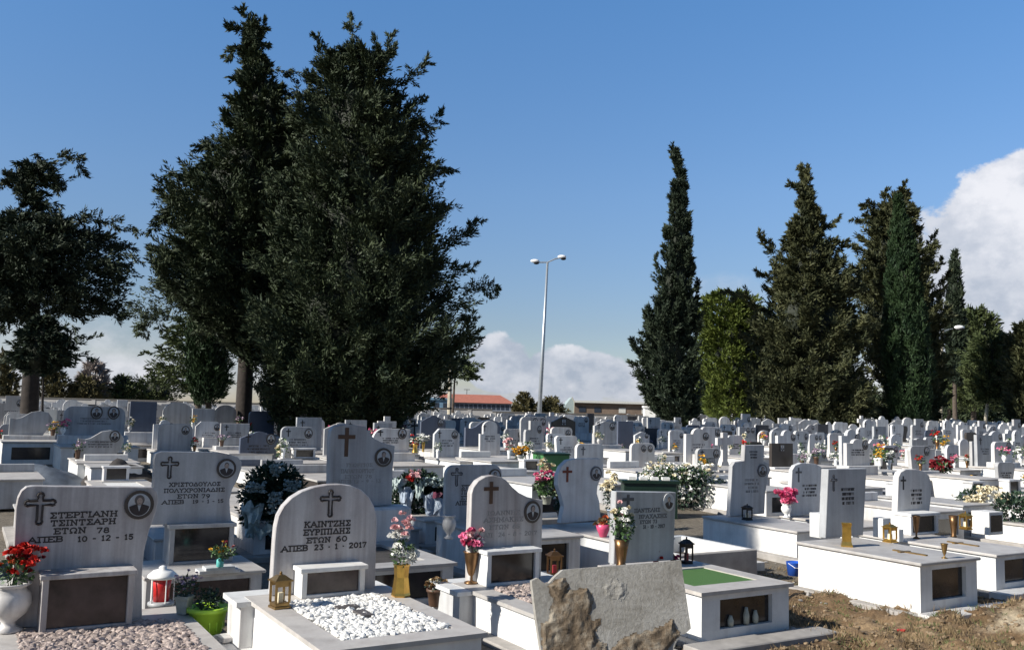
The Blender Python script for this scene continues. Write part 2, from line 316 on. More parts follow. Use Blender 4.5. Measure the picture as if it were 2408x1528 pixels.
def cross_part(parent, cx, cz, w, h, y, mat='letter', style='plain'):
    mb = MB(); t = w*.11; az = cz+h*.18
    y1 = y-.006
    def bar(x0, x1, z0, z1, yy=None): mb.box(x0, x1, (yy or y1), y, z0, z1)
    if style == 'plain':
        bar(cx-t, cx+t, cz-h/2, az-t); bar(cx-w/2, cx+w/2, az-t, az+t, y1-.001); bar(cx-t, cx+t, az+t, cz+h/2)
    else:        # outlined cross with lobed ends
        th = w*.052
        e = w*.10; g = w*.085
        pts = []
        def lobe(px, pz, a0): return arc(px, pz, e, e, a0-130, a0+130, 6)
        P = lobe(cx, cz+h/2-e, 90) + [(cx-g, az+g)] + lobe(cx-w/2+e, az, 180) + [(cx-g, az-g)] + lobe(cx, cz-h/2+e, 270) + [(cx+g, az-g)] + lobe(cx+w/2-e, az, 360) + [(cx+g, az+g)]
        mb.tube([(x, y-.003, z) for x, z in P+[P[0]]], th, 4)
    return mb.build('cross', mat, parent)

def portrait_part(parent, cx, cz, rx, rz, y, square=False, frame='photo_frame', woman=False, seed=0):
    mb = MB(); n = 4 if square else 24
    def disc(c, a, b, yf, yb, mi, off=0, n=24, half=False):
        mb.mi = mi
        pts = [(c[0]+a*math.cos(rad(off)+2*math.pi*i/n), c[1]+b*math.sin(rad(off)+2*math.pi*i/n)) for i in range(n)]
        mb.prism(pts, yf, yb)
    off = 45 if square else 0; k = 1.35 if square else 1
    disc((cx, cz), rx*k, rz*k, y-.016, y, 0, off, n)
    disc((cx, cz), rx*.76*k, rz*.78*k, y-.018, y-.004, 1, off, n)
    # shoulders
    mb.mi = 3
    s = [(cx+rx*.70*math.cos(rad(a)), cz+rz*.74*math.sin(rad(a))) for a in range(190, 351, 16)]
    sh = s + [(cx+rx*.56, cz-rz*.06), (cx+rx*.2, cz+rz*.06), (cx-rx*.2, cz+rz*.06), (cx-rx*.56, cz-rz*.06)]
    mb.prism(sh, y-.020, y-.005)
    mb.mi = 1; mb.prism([(cx-rx*.14, cz+rz*.05), (cx, cz-rz*.45), (cx+rx*.14, cz+rz*.05)], y-.0215, y-.005)
    hw = .34 if woman else random.choice((.24, .25, .27, .33))
    disc((cx, cz+rz*.33), rx*hw, rz*(.36 if woman else .31), y-.0225, y-.006, 4, 0, 14)
    disc((cx+rx*.01, cz+rz*.25), rx*.19, rz*.25, y-.0245, y-.006, 2, 0, 14)
    mb.mi = 4
    for sx in (-1, 1): mb.box(cx+sx*rx*.08-rx*.03, cx+sx*rx*.08+rx*.03, y-.0255, y-.007, cz+rz*.28, cz+rz*.32)
    mb.box(cx-rx*.06, cx+rx*.06, y-.0255, y-.007, cz+rz*.11, cz+rz*.14)
    return mb.build('portrait', [frame, 'photo_ground', 'photo_skin', 'photo_dark', 'photo_hair'], parent)

GL = {}
def _gl():
    V = lambda x: ([(x, 0), (x, 1)], [(x, 0), (x, 1)])
    def add(ch, w, strokes, serifs): GL[ch] = (w, strokes, serifs)
    def circ(cx, cy, rx, ry, a0, a1, n=10): return [(cx+rx*math.cos(rad(a0+(a1-a0)*i/n)), cy+ry*math.sin(rad(a0+(a1-a0)*i/n))) for i in range(n+1)]
    add('Α', .8, [[(.02, 0), (.40, 1), (.78, 0)], [(.2, .34), (.6, .34)]], [(.02, 0), (.78, 0)])
    add('Β', .66, [[(.12, 0), (.12, 1)], [(.12, 1), (.40, 1)]+circ(.40, .76, .2, .24, 90, -90, 6)+[(.12, .52)], [(.40, .52)]+circ(.42, .26, .22, .26, 90, -90, 6)+[(.12, 0)]], [(.06, 0), (.06, 1)])
    add('Γ', .62, [[(.14, 0), (.14, 1), (.60, 1), (.60, .74)]], [(.14, 0), (.08, 1)])
    add('Δ', .8, [[(.02, .03), (.40, 1), (.78, .03), (.02, .03)]], [])
    add('Ε', .64, [[(.12, 0), (.12, 1)], [(.60, .78), (.60, 1), (.12, 1)], [(.12, .52), (.46, .52)], [(.12, 0), (.62, 0), (.62, .24)]], [(.06, 0), (.06, 1)])
    add('Ζ', .66, [[(.06, .78), (.06, 1), (.60, 1), (.06, 0), (.62, 0), (.62, .24)]], [])
    add('Η', .78, [[(.14, 0), (.14, 1)], [(.64, 0), (.64, 1)], [(.14, .5), (.64, .5)]], [(.14, 0), (.14, 1), (.64, 0), (.64, 1)])
    add('Ι', .34, [[(.17, 0), (.17, 1)]], [(.17, 0), (.17, 1)])
    add('Κ', .76, [[(.14, 0), (.14, 1)], [(.64, 1), (.18, .46)], [(.34, .6), (.68, 0)]], [(.14, 0), (.14, 1), (.64, 1), (.66, 0)])
    add('Λ', .8, [[(.04, 0), (.40, 1), (.76, 0)]], [(.04, 0), (.76, 0)])
    add('Μ', .9, [[(.12, 0), (.12, 1), (.45, .3), (.78, 1), (.78, 0)]], [(.12, 0), (.78, 0), (.08, 1), (.82, 1)])
    add('Ν', .8, [[(.14, 0), (.14, 1), (.66, 0), (.66, 1)]], [(.14, 0), (.66, 1), (.08, 1)])
    add('Ο', .76, [circ(.38, .5, .33, .5, 0, 360, 16)], [])
    add('Π', .78, [[(.14, 0), (.14, 1), (.64, 1), (.64, 0)]], [(.14, 0), (.64, 0), (.08, 1), (.70, 1)])
    add('Ρ', .64, [[(.14, 0), (.14, 1)], [(.14, 1), (.36, 1)]+circ(.36, .74, .24, .26, 90, -90, 7)+[(.14, .48)]], [(.14, 0), (.08, 1)])
    add('Σ', .68, [[(.60, .76), (.62, 1), (.08, 1), (.42, .5), (.08, 0), (.62, 0), (.62, .24)]], [])
    add('Τ', .70, [[(.04, .76), (.04, 1), (.66, 1), (.66, .76)], [(.35, 0), (.35, 1)]], [(.35, 0)])
    add('Υ', .74, [[(.06, 1), (.37, .5), (.68, 1)], [(.37, 0), (.37, .5)]], [(.37, 0), (.07, 1), (.67, 1)])
    add('Χ', .76, [[(.08, 0), (.66, 1)], [(.10, 1), (.68, 0)]], [(.08, 0), (.68, 0), (.10, 1), (.66, 1)])
    add('Ω', .84, [[(.08, 0), (.26, 0)]+circ(.42, .56, .34, .44, 245, -65, 12)+[(.58, 0), (.76, 0)]], [])
    add('0', .62, [circ(.31, .5, .25, .5, 0, 360, 14)], []); add('1', .4, [[(.08, .8), (.22, 1), (.22, 0)]], [(.22, 0)])
    add('2', .6, [circ(.30, .74, .22, .26, 160, -20, 7)+[(.08, 0), (.54, 0)]], []); add('3', .58, [[(.08, 1), (.48, 1), (.26, .6)]+circ(.28, .3, .22, .30, 80, -150, 8)], [])
    add('4', .62, [[(.42, 0), (.42, 1), (.04, .3), (.58, .3)]], []); add('5', .58, [[(.50, 1), (.14, 1), (.10, .55)]+circ(.28, .31, .23, .31, 110, -150, 8)], [])
    add('6', .6, [circ(.31, .30, .23, .30, 0, 360, 12), [(.09, .34), (.16, .75), (.46, 1)]], []); add('7', .56, [[(.06, .86), (.06, 1), (.52, 1), (.22, 0)]], [])
    add('8', .6, [circ(.30, .75, .19, .24, 0, 360, 12), circ(.30, .26, .24, .27, 0, 360, 12)], []); add('9', .6, [circ(.29, .70, .23, .30, 0, 360, 12), [(.51, .66), (.44, .25), (.14, 0)]], [])
    add('-', .4, [[(.06, .45), (.34, .45)]], []); add('·', .3, [[(.10, .45), (.20, .45)]], []); add(' ', .42, [], [])
_gl()
def text_part(parent, lines, y, mat='letter', bold=.02, name='inscription'):
    """cut slab-serif letters; lines: (text, x0, x1, zc, height)"""
    th = .125+bold*.9
    for s, x0, x1, zc, hh in lines:
        mb = MB()
        tot = sum(GL[c][0]+.13 for c in s)-.13; k = (x1-x0)/tot; x = x0; zb = zc-hh/2; hz = hh*(1-2*th*.6)
        t = hh*th*.62
        def seg(a, b, n=[0]):
            n[0] += 1; ax, az, bx_, bz = a[0], a[1], b[0], b[1]; dx, dz = bx_-ax, bz-az; L = math.hypot(dx, dz)
            if L < 1e-6: return
            ux, uz = dx/L, dz/L; ax -= ux*t*.75; az -= uz*t*.75; bx_ += ux*t*.75; bz += uz*t*.75; nx, nz = -uz*t, ux*t; yy = y-.0025-.0001*(n[0] % 9)
            mb.add([(ax-nx, yy, az-nz), (bx_-nx, yy, bz-nz), (bx_+nx, yy, bz+nz), (ax+nx, yy, az+nz), (ax-nx, y+.001, az-nz), (bx_-nx, y+.001, bz-nz), (bx_+nx, y+.001, bz+nz), (ax+nx, y+.001, az+nz)], [(0, 1, 2, 3), (0, 4, 5, 1), (1, 5, 6, 2), (2, 6, 7, 3), (3, 7, 4, 0)])
        for c in s:
            w, st, se = GL[c]; f = lambda p: (x+p[0]*k, zb+t+p[1]*(hh-2*t))
            for pl in st:
                for a, b in zip(pl[:-1], pl[1:]): seg(f(a), f(b))
            for sx, sy in se: q = f((sx, sy)); seg((q[0]-.11*k, q[1]), (q[0]+.11*k, q[1]))
            x += (w+.13)*k
        mb.build(name, mat, parent)
def dash_text(parent, cx, ztop, w, n, lh, y, mat='letter_grey', seed=0):
    """engraved lines too small to read: rows of little upright strokes"""
    rr = random.Random(seed); mb = MB()
    for i in range(n):
        z = ztop-i*lh*1.6; ww = w*rr.uniform(.65, 1.0); x = cx-ww/2
        while x < cx+ww/2:
            l = rr.uniform(.35, .6)*lh
            if rr.random() < .13: x += l*1.2; continue
            k = rr.random()
            mb.box(x, x+l*.28, y-.003, y, z-lh/2, z+lh/2)
            if k < .6: mb.box(x+l*.60, x+l*.88, y-.003, y, z-lh/2, z+lh/2)
            if k > .25: mb.box(x+l*.28, x+l*.60, y-.003, y, z+(.25 if k > .5 else -.1)*lh, z+(.5 if k > .5 else .12)*lh)
            x += l*1.12
    return mb.build('inscription', mat, parent)

def pebbles_part(parent, x0, x1, y0, y1, z, mat, r, n, name='pebble_bed'):
    """heaped stones in a bed: one part"""
    V = []; Fc = []
    bm = bmesh.new(); bmesh.ops.create_icosphere(bm, subdivisions=1, radius=1); bv = np.array([v.co[:] for v in bm.verts]); bf = [tuple(v.index for v in f.verts) for f in bm.faces]; bm.free()
    for i in range(n):
        s = r*rng.uniform(.35, 1.55)*np.array([rng.uniform(.7, 1.35), rng.uniform(.7, 1.1), rng.uniform(.45, .8)])
        a = rng.uniform(0, 6.28); t = rng.uniform(-.5, .5)
        Rz = np.array([[math.cos(a), -math.sin(a), 0], [math.sin(a), math.cos(a), 0], [0, 0, 1]]); Rx = np.array([[1, 0, 0], [0, math.cos(t), -math.sin(t)], [0, math.sin(t), math.cos(t)]])
        p = (bv*rng.uniform(.85, 1.15, (len(bv), 1))*s) @ (Rz@Rx).T + np.array([rng.uniform(x0, x1), rng.uniform(y0, y1), z+rng.uniform(-.3, .7)*r])
        o = len(V); V += p.tolist(); Fc += [tuple(k+o for k in f) for f in bf]
    me = bpy.data.meshes.new(name); me.from_pydata(V, [], Fc); me.materials.append(MATS[mat]); me.update()
    o = link(name, me, parent); return tag(o, kind='stuff')

class Grave:
    """local frame: x across (to the right), y back, z up; origin on the ground under the front face of the headstone"""
    def __init__(g, label, M, zb, group=None, cat='grave', name='grave', rz=GR):
        g.rz = rz; g.r = Vector((math.cos(rz), math.sin(rz), 0)); g.u = Vector((-math.sin(rz), math.cos(rz), 0))
        g.g = gz(M[0], M[1]); g.O = Vector((M[0], M[1], g.g)); g.zb = zb-g.g; g.h = M[2]-zb
        g.e = empty(name, g.O, rz, label, cat, group)
    def loc(g, p): v = Vector(p)-g.O; return Vector((v.dot(g.r), v.dot(g.u), v.z))
    def face(g, px, py, yl=0.0):
        d = ray(px, py); t = ((g.O-CAM).dot(g.u)+yl)/d.dot(g.u); q = g.loc(CAM+d*t); return q.x, q.z
    def top(g, px, py, zl): q = g.loc(at(px, py, zl+g.g)); return q.x, q.y
    def stone(g, pts, th=.09, mat='marble', bev=.006): 
        g.st = MB().prism(pts, 0, th).build('headstone', mat, g.e, bevel=bev); g.th = th; return g.st
    def tomb(g, x0, x1, y0, y1, z, mat='marble_bright', cap='marble_slab', over=.035, ct=.036, opening=None, step=True, front='pane', fz=(.22, .8), wall=.16, openfront=True):
        """hollow-looking tomb body with a cap slab; opening=(x0,x1,y0,y1) leaves a bed in the cap"""
        zt = z-ct; b = MB()
        w = x1-x0; fx0, fx1 = x0+w*wall, x1-w*wall; h0, h1 = zt*fz[0], zt*fz[1]; rc = .12
        if openfront:
            b.box(x0, x1, y0+rc, y1, 0, zt); b.box(x0, x1, y0, y0+rc-.001, 0, h0); b.box(x0, x1, y0, y0+rc-.001, h1, zt)
            b.box(x0, fx0, y0, y0+rc-.001, h0+.0005, h1-.0005); b.box(fx1, x1, y0, y0+rc-.001, h0+.0005, h1-.0005)
        else: b.box(x0, x1, y0, y1, 0, zt)
        b.build('tomb_base', mat, g.e)
        if openfront and front: MB().box(fx0+.002, fx1-.002, y0+.05, y0+.058, h0+.002, h1-.002).build('niche_window', front, g.e)
        c = MB(); X0, X1, Y0, Y1 = x0-over, x1+over, y0-over, y1+.01
        if opening:
            a0, a1, b0, b1 = opening
            c.box(X0, X1, Y0, b0, zt, z); c.box(X0, X1, b1, Y1, zt, z); c.box(X0, a0, b0, b1, zt, z); c.box(a1, X1, b0, b1, zt, z)
        else: c.box(X0, X1, Y0, Y1, zt, z)
        c.build('tomb_slab', cap, g.e, bevel=0 if opening else .008)
        if step:
            s = MB(); s.box(x0-.16, x1+.14, y0-.22, y1+.05, -.15, .05); s.build('footing', 'concrete', g.e, bevel=.01)
    def niche(g, x0, x1, y0, y1, z0, z1, mat='marble_bright', pane='pane_brown'):
        b = MB(); f = .05; b.box(x0, x0+f, y0, y1, z0, z1-.04); b.box(x1-f, x1, y0, y1, z0, z1-.04); b.box(x0-.02, x1+.02, y0-.02, y1, z1-.04, z1); b.box(x0+f, x1-f, y0+.002, y1, z0, z0+.03)
        q = b.build('lamp_niche', mat, g.e, bevel=.004)
        MB().box(x0+f+.001, x1-f-.001, y0+.035, y0+.043, z0+.031, z1-.041).build('pane', pane, q)
        MB().box(x0+f+.001, x1-f-.001, y1-.02, y1, z0+.031, z1-.041).build('back_panel', mat, q)
        return q

def solve(xl, xr, yt, w, yb, rz=GR):
    r = Vector((math.cos(rz), math.sin(rz), 0)); d = ray((xl+xr)/2, yt).normalized(); lo, hi = 1, 300
    for _ in range(40):
        t = (lo+hi)/2; M = CAM+d*t
        if proj(M+r*w/2)[0]-proj(M-r*w/2)[0] > xr-xl: lo = t
        else: hi = t
    z0, z1 = -3, M.z
    for _ in range(30):
        z = (z0+z1)/2
        if proj((M.x, M.y, z))[1] > yb: z0 = z
        else: z1 = z
    return M, z

# ================================================================== NEAR GRAVES
def TL(g, items, y=0.0):
    out = []
    for s, xa, xb, yc, hp in items:
        xm = (xa+xb)/2; x0, _ = g.face(xa, yc, y); x1, _ = g.face(xb, yc, y); _, zc = g.face(xm, yc, y); _, za = g.face(xm, yc-hp/2, y); _, zb = g.face(xm, yc+hp/2, y)
        out.append((s, x0, x1, zc, za-zb))
    return out
def pc(g, cx, cy, w, h, mat, style):      # cross by pixel box
    x, z = g.face(cx, cy); x0, _ = g.face(cx-w/2, cy); x1, _ = g.face(cx+w/2, cy); _, a = g.face(cx, cy-h/2); _, b = g.face(cx, cy+h/2)
    return cross_part(g.st, x, z, x1-x0, a-b, 0, mat, style)
def pp(g, cx, cy, rx, ry, **k):
    x, z = g.face(cx, cy); x0, _ = g.face(cx-rx, cy); _, a = g.face(cx, cy-ry)
    return portrait_part(g.st, x, z, x-x0, a-z, 0, **k)
def OUT(g, pts, drop=0):
    o = [g.face(x, y) for x, y in pts]
    if drop: o = [(x, z-drop if i in (0, 1) else z) for i, (x, z) in enumerate(o)]
    return o

# --- grave 1: wide stained stone, front left
M, zb = solve(36, 370, 1140, 1.15, 1465)
g = G1 = Grave('wide stained marble grave with round woman portrait and brown pebble bed, front left corner', M, zb)
g.stone(OUT(g, [(25, 1475), (334, 1468), (334, 1354), (338, 1300), (350, 1248), (366, 1205), (373, 1175), (370, 1155), (358, 1145), (75, 1142), (62, 1144), (50, 1154), (42, 1170), (37, 1195), (32, 1300)]), .10, 'marble_stained')
pc(g, 94, 1195, 72, 74, 'letter', 'outline'); pp(g, 327, 1186, 35, 34, woman=True)
text_part(g.st, TL(g, [('ΣΤΕΡΓΙΑΝΗ', 118, 276, 1209, 15), ('ΤΣΙΝΤΣΑΡΗ', 120, 272, 1227, 15), ('ΕΤΩΝ', 128, 202, 1247, 15), ('78', 228, 257, 1246, 14), ('ΑΠΕΒ', 66, 147, 1268, 15), ('10 - 12 - 15', 183, 313, 1264, 14)]), 0, 'letter', .045)
zb = g.zb
x0, _ = g.face(98, 1400, -.28); x1, _ = g.face(314, 1400, -.28); _, z1 = g.face(200, 1346, -.28); _, z0 = g.face(200, 1462, -.28)
g.niche(x0, x1, -.28, 0, zb, z1, 'marble_stained')
a = g.top(38, 1487, zb); b_ = g.top(395, 1455, zb); c = g.top(500, 1528, zb); rgt = g.top(455, 1462, zb)
g.tomb(a[0]-.20, rgt[0], a[1]-1.7, .35, zb, opening=(a[0], c[0]-.03, a[1]-1.5, b_[1]), openfront=False)
pebbles_part(g.e, a[0], c[0]-.03, a[1]-1.4, b_[1], zb-.02, 'pebble_brown', .030, 3600)
g1p = (a, b_, c)

# --- grave 2: arched stone with white pebbles, front centre-left
M, zb = solve(645, 887, 1140, 1.0, 1392)
g = G2 = Grave('arched marble grave with bed of white pebbles and gold lantern, front centre left', M, zb)
g.stone(OUT(g, [(638, 1400), (882, 1388), (886, 1240), (886, 1215), (880, 1190), (868, 1168), (850, 1151), (826, 1141), (800, 1138), (770, 1139), (738, 1145), (710, 1155), (686, 1170), (667, 1190), (655, 1212), (649, 1238), (646, 1270)]), .10, 'marble_stained')
pc(g, 777, 1183, 48, 62, 'letter', 'outline')
text_part(g.st, TL(g, [('ΚΑΙΝΤΖΗΣ', 716, 824, 1231, 15), ('ΕΥΡΙΠΙΔΗΣ', 715, 823, 1249, 15), ('ΕΤΩΝ', 722, 777, 1269, 14), ('60', 790, 816, 1266, 14), ('ΑΠΕΒ', 662, 723, 1289, 15), ('23 · 1 · 2017', 739, 861, 1283, 14)]), 0, 'letter', .045)
zb = g.zb
x0, _ = g.face(710, 1370, -.22); x1, _ = g.face(858, 1370, -.22); _, z1 = g.face(790, 1331, -.22)
g.niche(x0, x1, -.22, 0, zb, z1)
L_ = g.top(617, 1430, zb); R_ = g.top(1145, 1486, zb)
p = [g.top(*q, zb) for q in ((689, 1431), (907, 1399), (1057, 1474), (804, 1508))]
g.tomb(L_[0]+.03, R_[0]-.03, R_[1]+.03, .10, zb, opening=((p[0][0]+p[3][0])/2, (p[1][0]+p[2][0])/2, (p[2][1]+p[3][1])/2, min((p[0][1]+p[1][1])/2, -.25)))
MB().box(L_[0]-.09, R_[0]+.02, -.10, .32, 0, zb-.05).build('plinth', 'marble', g.e, bevel=.005)
MB().box(L_[0]-.13, R_[0]+.05, -.12, .36, zb-.05, zb-.004).build('plinth_cap', 'marble_bright', g.e)
pebbles_part(g.e, (p[0][0]+p[3][0])/2+.02, (p[1][0]+p[2][0])/2-.02, (p[2][1]+p[3][1])/2+.02, -.27, zb-.01, 'pebble_white', .023, 2400)
cxm = (L_[0]+R_[0])/2+.02; cr = MB(); cr.box(cxm-.05, cxm+.05, -1.12, -.90, zb, zb+.022); cr.box(cxm-.13, cxm+.06, -.78, -.68, zb, zb+.022); cr.build('bed_cross', 'photo_hair', g.e)

# --- grave 3: ogee stone behind the broken slab
M, zb = solve(1106, 1276, 1118, .9, 1365)
g = G3 = Grave('marble grave with rounded peak, brown cross and suited man portrait, behind the broken slab', M, zb)
g.stone(OUT(g, [(1104, 1372), (1272, 1362), (1277, 1175), (1262, 1173), (1240, 1168), (1220, 1158), (1205, 1145), (1192, 1130), (1178, 1121), (1160, 1117), (1142, 1120), (1125, 1130), (1113, 1146), (1109, 1160), (1106, 1250)]), .10, 'marble_stained')
pc(g, 1155, 1158, 34, 52, 'cross_brown', 'plain'); pp(g, 1251, 1203, 19, 26)
text_part(g.st, TL(g, [('ΙΩΑΝΝΗΣ', 1147, 1222, 1205, 11), ('ΑΣΗΜΑΚΗΣ', 1138, 1230, 1221, 12), ('ΕΤΩΝ 65', 1152, 1222, 1238, 11), ('ΑΠ  24 - 8 - 2017', 1138, 1262, 1255, 11)]), 0, 'letter_faded', .01)
zb = g.zb
x0, _ = g.face(1146, 1340, -.22); x1, _ = g.face(1268, 1340, -.22); _, z1 = g.face(1205, 1292, -.22)
g.niche(x0, x1, -.22, 0, zb, z1, pane='pane')
L_ = g.top(1131, 1396, zb)
g.tomb(L_[0]+.03, L_[0]+1.15, -1.75, .10, zb, opening=(L_[0]+.22, L_[0]+.98, -1.55, -.28))
pebbles_part(g.e, L_[0]+.24, L_[0]+.96, -1.5, -.3, zb-.01, 'pebble_brown', .025, 1400)
MB().box(L_[0]-.13, L_[0]+1.2, -.30, .30, 0, zb-.045).build('plinth', 'marble', g.e, bevel=.005)
MB().box(L_[0]-.17, L_[0]+1.24, -.33, .34, zb-.045, zb-.004).build('plinth_cap', 'marble_bright', g.e)

# --- grave 5: square stone, green turf slab
M, zb = solve(1450, 1590, 1150, .85, 1322)
g = G5 = Grave('square grey marble grave with green turf bed and glazed foot niche behind broken slab', M, zb)
g.stone(OUT(g, [(1443, 1326), (1584, 1316), (1590, 1157), (1449, 1155)]), .10, 'marble_grey')
pc(g, 1477, 1180, 26, 36, 'letter_grey', 'plain'); pp(g, 1571, 1180, 13, 21, frame='photo_frame_light')
text_part(g.st, TL(g, [('ΠΑΝΤΕΛΗΣ', 1492, 1552, 1199, 10), ('ΒΡΑΧΑΣΗΣ', 1503, 1568, 1213, 10), ('ΕΤΩΝ 73', 1505, 1545, 1226, 9), ('31 - 10 - 2017', 1512, 1563, 1237, 9)]), 0, 'letter_grey', .0)
zb = g.zb-.04
L_ = g.top(1664, 1397, zb); R_ = g.top(1865, 1370, zb)
p = [g.top(*q, zb) for q in ((1607, 1352), (1690, 1340), (1765, 1359), (1700, 1375))]
op = (L_[0]+.12, R_[0]-.25, R_[1]+.30, R_[1]+1.05)
op = (L_[0]+.17, (p[1][0]+p[2][0])/2, (p[2][1]+p[3][1])/2, -.3)
g.tomb(L_[0]+.03, R_[0]-.03, R_[1]+.03, .25, zb, opening=op, fz=(.30, .88), wall=.2)
MB().box(op[0], op[1], op[2], op[3], zb-.04, zb-.012).build('turf_bed', 'green_turf', g.e)
for k, (fx, hh) in enumerate(((.35, .10), (.52, .16), (.62, .12))):
    MB().lathe([(.0, 0), (.028, 0), (.032, hh*.5), (.02, hh*.8), (.015, hh), (0, hh)], 10, c=(L_[0]+(R_[0]-L_[0])*fx, R_[1]+.06, zb*.30)).build('candle_jar', 'grey_plastic', g.e, smooth=True)
MB().box(L_[0]-.25, R_[0]+.3, R_[1]-.33, R_[1]-.02, -.06, .07).build('step', 'concrete', g.e, bevel=.01)
g5LR = (L_, R_)

# --- grave 6: large white tomb on the right
M, zb = solve(1944, 2037, 1100, .80, 1262)
g = G6 = Grave('large smooth white marble tomb with plain rectangular stone and flat grey cover, right foreground', M, zb)
g.stone(OUT(g, [(1941, 1265), (2030, 1258), (2038, 1101), (1948, 1103)]), .12, 'marble_grey')
pc(g, 1960, 1135, 16, 38, 'letter_grey', 'outline')
dash_text(g.st, g.face(1994, 1150)[0], g.face(1994, 1150)[1], .30, 4, .038, 0, 'letter', 6)
zb = g.zb
L_ = g.top(2173, 1325, zb); R_ = g.top(2298, 1308, zb); B_ = g.top(1907, 1270, zb)
g.tomb(L_[0]+.03, R_[0]-.03, R_[1]*.5+L_[1]*.5+.03, B_[1], zb, fz=(.30, .9), wall=.20)
cx = (L_[0]+R_[0])/2; cr = MB(); cr.box(cx-.02, cx+.02, -1.5, -1.05, zb, zb+.015); cr.box(cx-.10, cx-.021, -1.22, -1.18, zb, zb+.014); cr.box(cx+.021, cx+.10, -1.22, -1.18, zb, zb+.014); cr.build('slab_cross', 'brass_dark', g.e)
MB().box(L_[0]-.1, R_[0]+.35, L_[1]-.25, L_[1]+.02, -.05, .075).build('step', 'marble', g.e, bevel=.006)
g6 = (L_, R_, B_)
# --- grave 7: right neighbour
M, zb = solve(2112, 2190, 1103, .80, 1240)
g = G7 = Grave('white marble grave with dark cross and niche box, right of the large white tomb', M, zb)
g.stone(OUT(g, [(2108, 1243), (2181, 1236), (2184, 1215), (2190, 1165), (2192, 1140), (2185, 1118), (2172, 1107), (2155, 1103), (2130, 1103), (2118, 1110), (2113, 1122)]), .10, 'marble')
pc(g, 2124, 1135, 12, 32, 'letter', 'plain'); dash_text(g.st, g.face(2155, 1156)[0], g.face(2155, 1153)[1], .36, 4, .038, 0, 'letter', 3)
zb = g.zb-.05
x0, _ = g.face(2142, 1235, -.30); x1, _ = g.face(2207, 1235, -.30); _, z1 = g.face(2170, 1206, -.30)
g.niche(x0, x1, -.30, 0.0, zb, z1, pane='pane')
L_ = g.top(2343, 1304, zb)
g.tomb(L_[0]+.03, L_[0]+1.0, L_[1]+.03, .25, zb, fz=(.3, .9), wall=.2)
cx = L_[0]+.5; cr = MB(); cr.box(cx-.02, cx+.02, -1.4, -.95, zb, zb+.015); cr.box(cx-.10, cx-.021, -1.12, -1.08, zb, zb+.014); cr.box(cx+.021, cx+.10, -1.12, -1.08, zb, zb+.014); cr.build('slab_cross', 'brass_dark', g.e)
MB().box(L_[0]-.15, L_[0]+1.2, L_[1]-.25, L_[1]+.02, -.05, .075).build('step', 'marble', g.e, bevel=.006)
# --- grave 8 and 9
M, zb = solve(1722, 1806, 1045, .85, 1212)
g = G8 = Grave('grey marble grave with stepped head piece and oval portrait, left of the pink flowers', M, zb)
g.stone(OUT(g, [(1716, 1214), (1798, 1207), (1800, 1160), (1806, 1120), (1812, 1105), (1808, 1090), (1796, 1084), (1798, 1046), (1752, 1046), (1750, 1083), (1728, 1086), (1722, 1096)]), .09, 'marble_grey')
pp(g, 1792, 1106, 11, 15, frame='letter_grey'); dash_text(g.st, g.face(1768, 1128)[0], g.face(1768, 1128)[1], .40, 4, .04, 0, 'letter_faded', 9); dash_text(g.st, g.face(1772, 1058)[0], g.face(1772, 1062)[1], .22, 3, .03, 0, 'letter_grey', 10)
zb = g.zb; L_ = g.top(1874, 1249, zb)
g.tomb(L_[0]+.03, L_[0]+1.0, L_[1]+.03, .25, zb, openfront=False, cap='marble_slab')
M, zb = solve(1866, 1934, 1088, .78, 1212)
g = G9 = Grave('bluish marble grave with cross and dark lettering between pink flowers and tall rectangular stone', M, zb)
g.stone(OUT(g, [(1858, 1214), (1930, 1207), (1929, 1160), (1937, 1110), (1932, 1098), (1918, 1090), (1885, 1088), (1870, 1094), (1863, 1105)]), .09, 'marble')
pc(g, 1878, 1116, 14, 34, 'letter_grey', 'plain'); dash_text(g.st, g.face(1903, 1143)[0], g.face(1903, 1141)[1], .42, 4, .038, 0, 'letter', 5)
zb = g.zb; L_ = g.top(1938, 1228, zb)
g.tomb(-.5, .55, -1.5, .2, zb, openfront=False)

# --- grave 11: red cross stone
M, zb = solve(1312, 1417, 1075, .80, 1228)
g = G11 = Grave('rounded marble grave with red cross and oval portrait, behind the square turf grave', M, zb)
g.stone(OUT(g, [(1318, 1230), (1413, 1222), (1410, 1180), (1404, 1160), (1405, 1145), (1414, 1120), (1419, 1095), (1414, 1078), (1355, 1078), (1335, 1082), (1320, 1096), (1312, 1116), (1311, 1140), (1320, 1165), (1326, 1190)]), .10, 'marble')
pc(g, 1334, 1115, 22, 36, 'cross_red', 'plain'); pp(g, 1401, 1113, 13, 17, frame='letter_grey')
zb = g.zb-.05; L_ = g.top(1444, 1271, zb)
g.tomb(L_[0]+.03, L_[0]+1.0, L_[1]+.03, .3, zb, openfront=True)
# --- grave behind it: upper block with text
M, zb = solve(1357, 1420, 1043, .75, 1110)
g = Grave('plain rounded marble grave with one dark line of lettering, directly behind the red cross stone', M, zb)
g.stone(outline('round', .75, g.h+.2) if False else [(x, z+g.zb-.2) for x, z in outline('round', .75, g.h+.2)], .09, 'marble')
cross_part(g.st, -.2, g.zb+g.h-.16, .12, .2, 0, 'letter_grey'); dash_text(g.st, 0, g.zb+g.h*.45, .55, 1, .06, 0, 'letter', 7)
g.tomb(-.5, .5, -.6, .2, g.zb-.2, openfront=False, step=False)
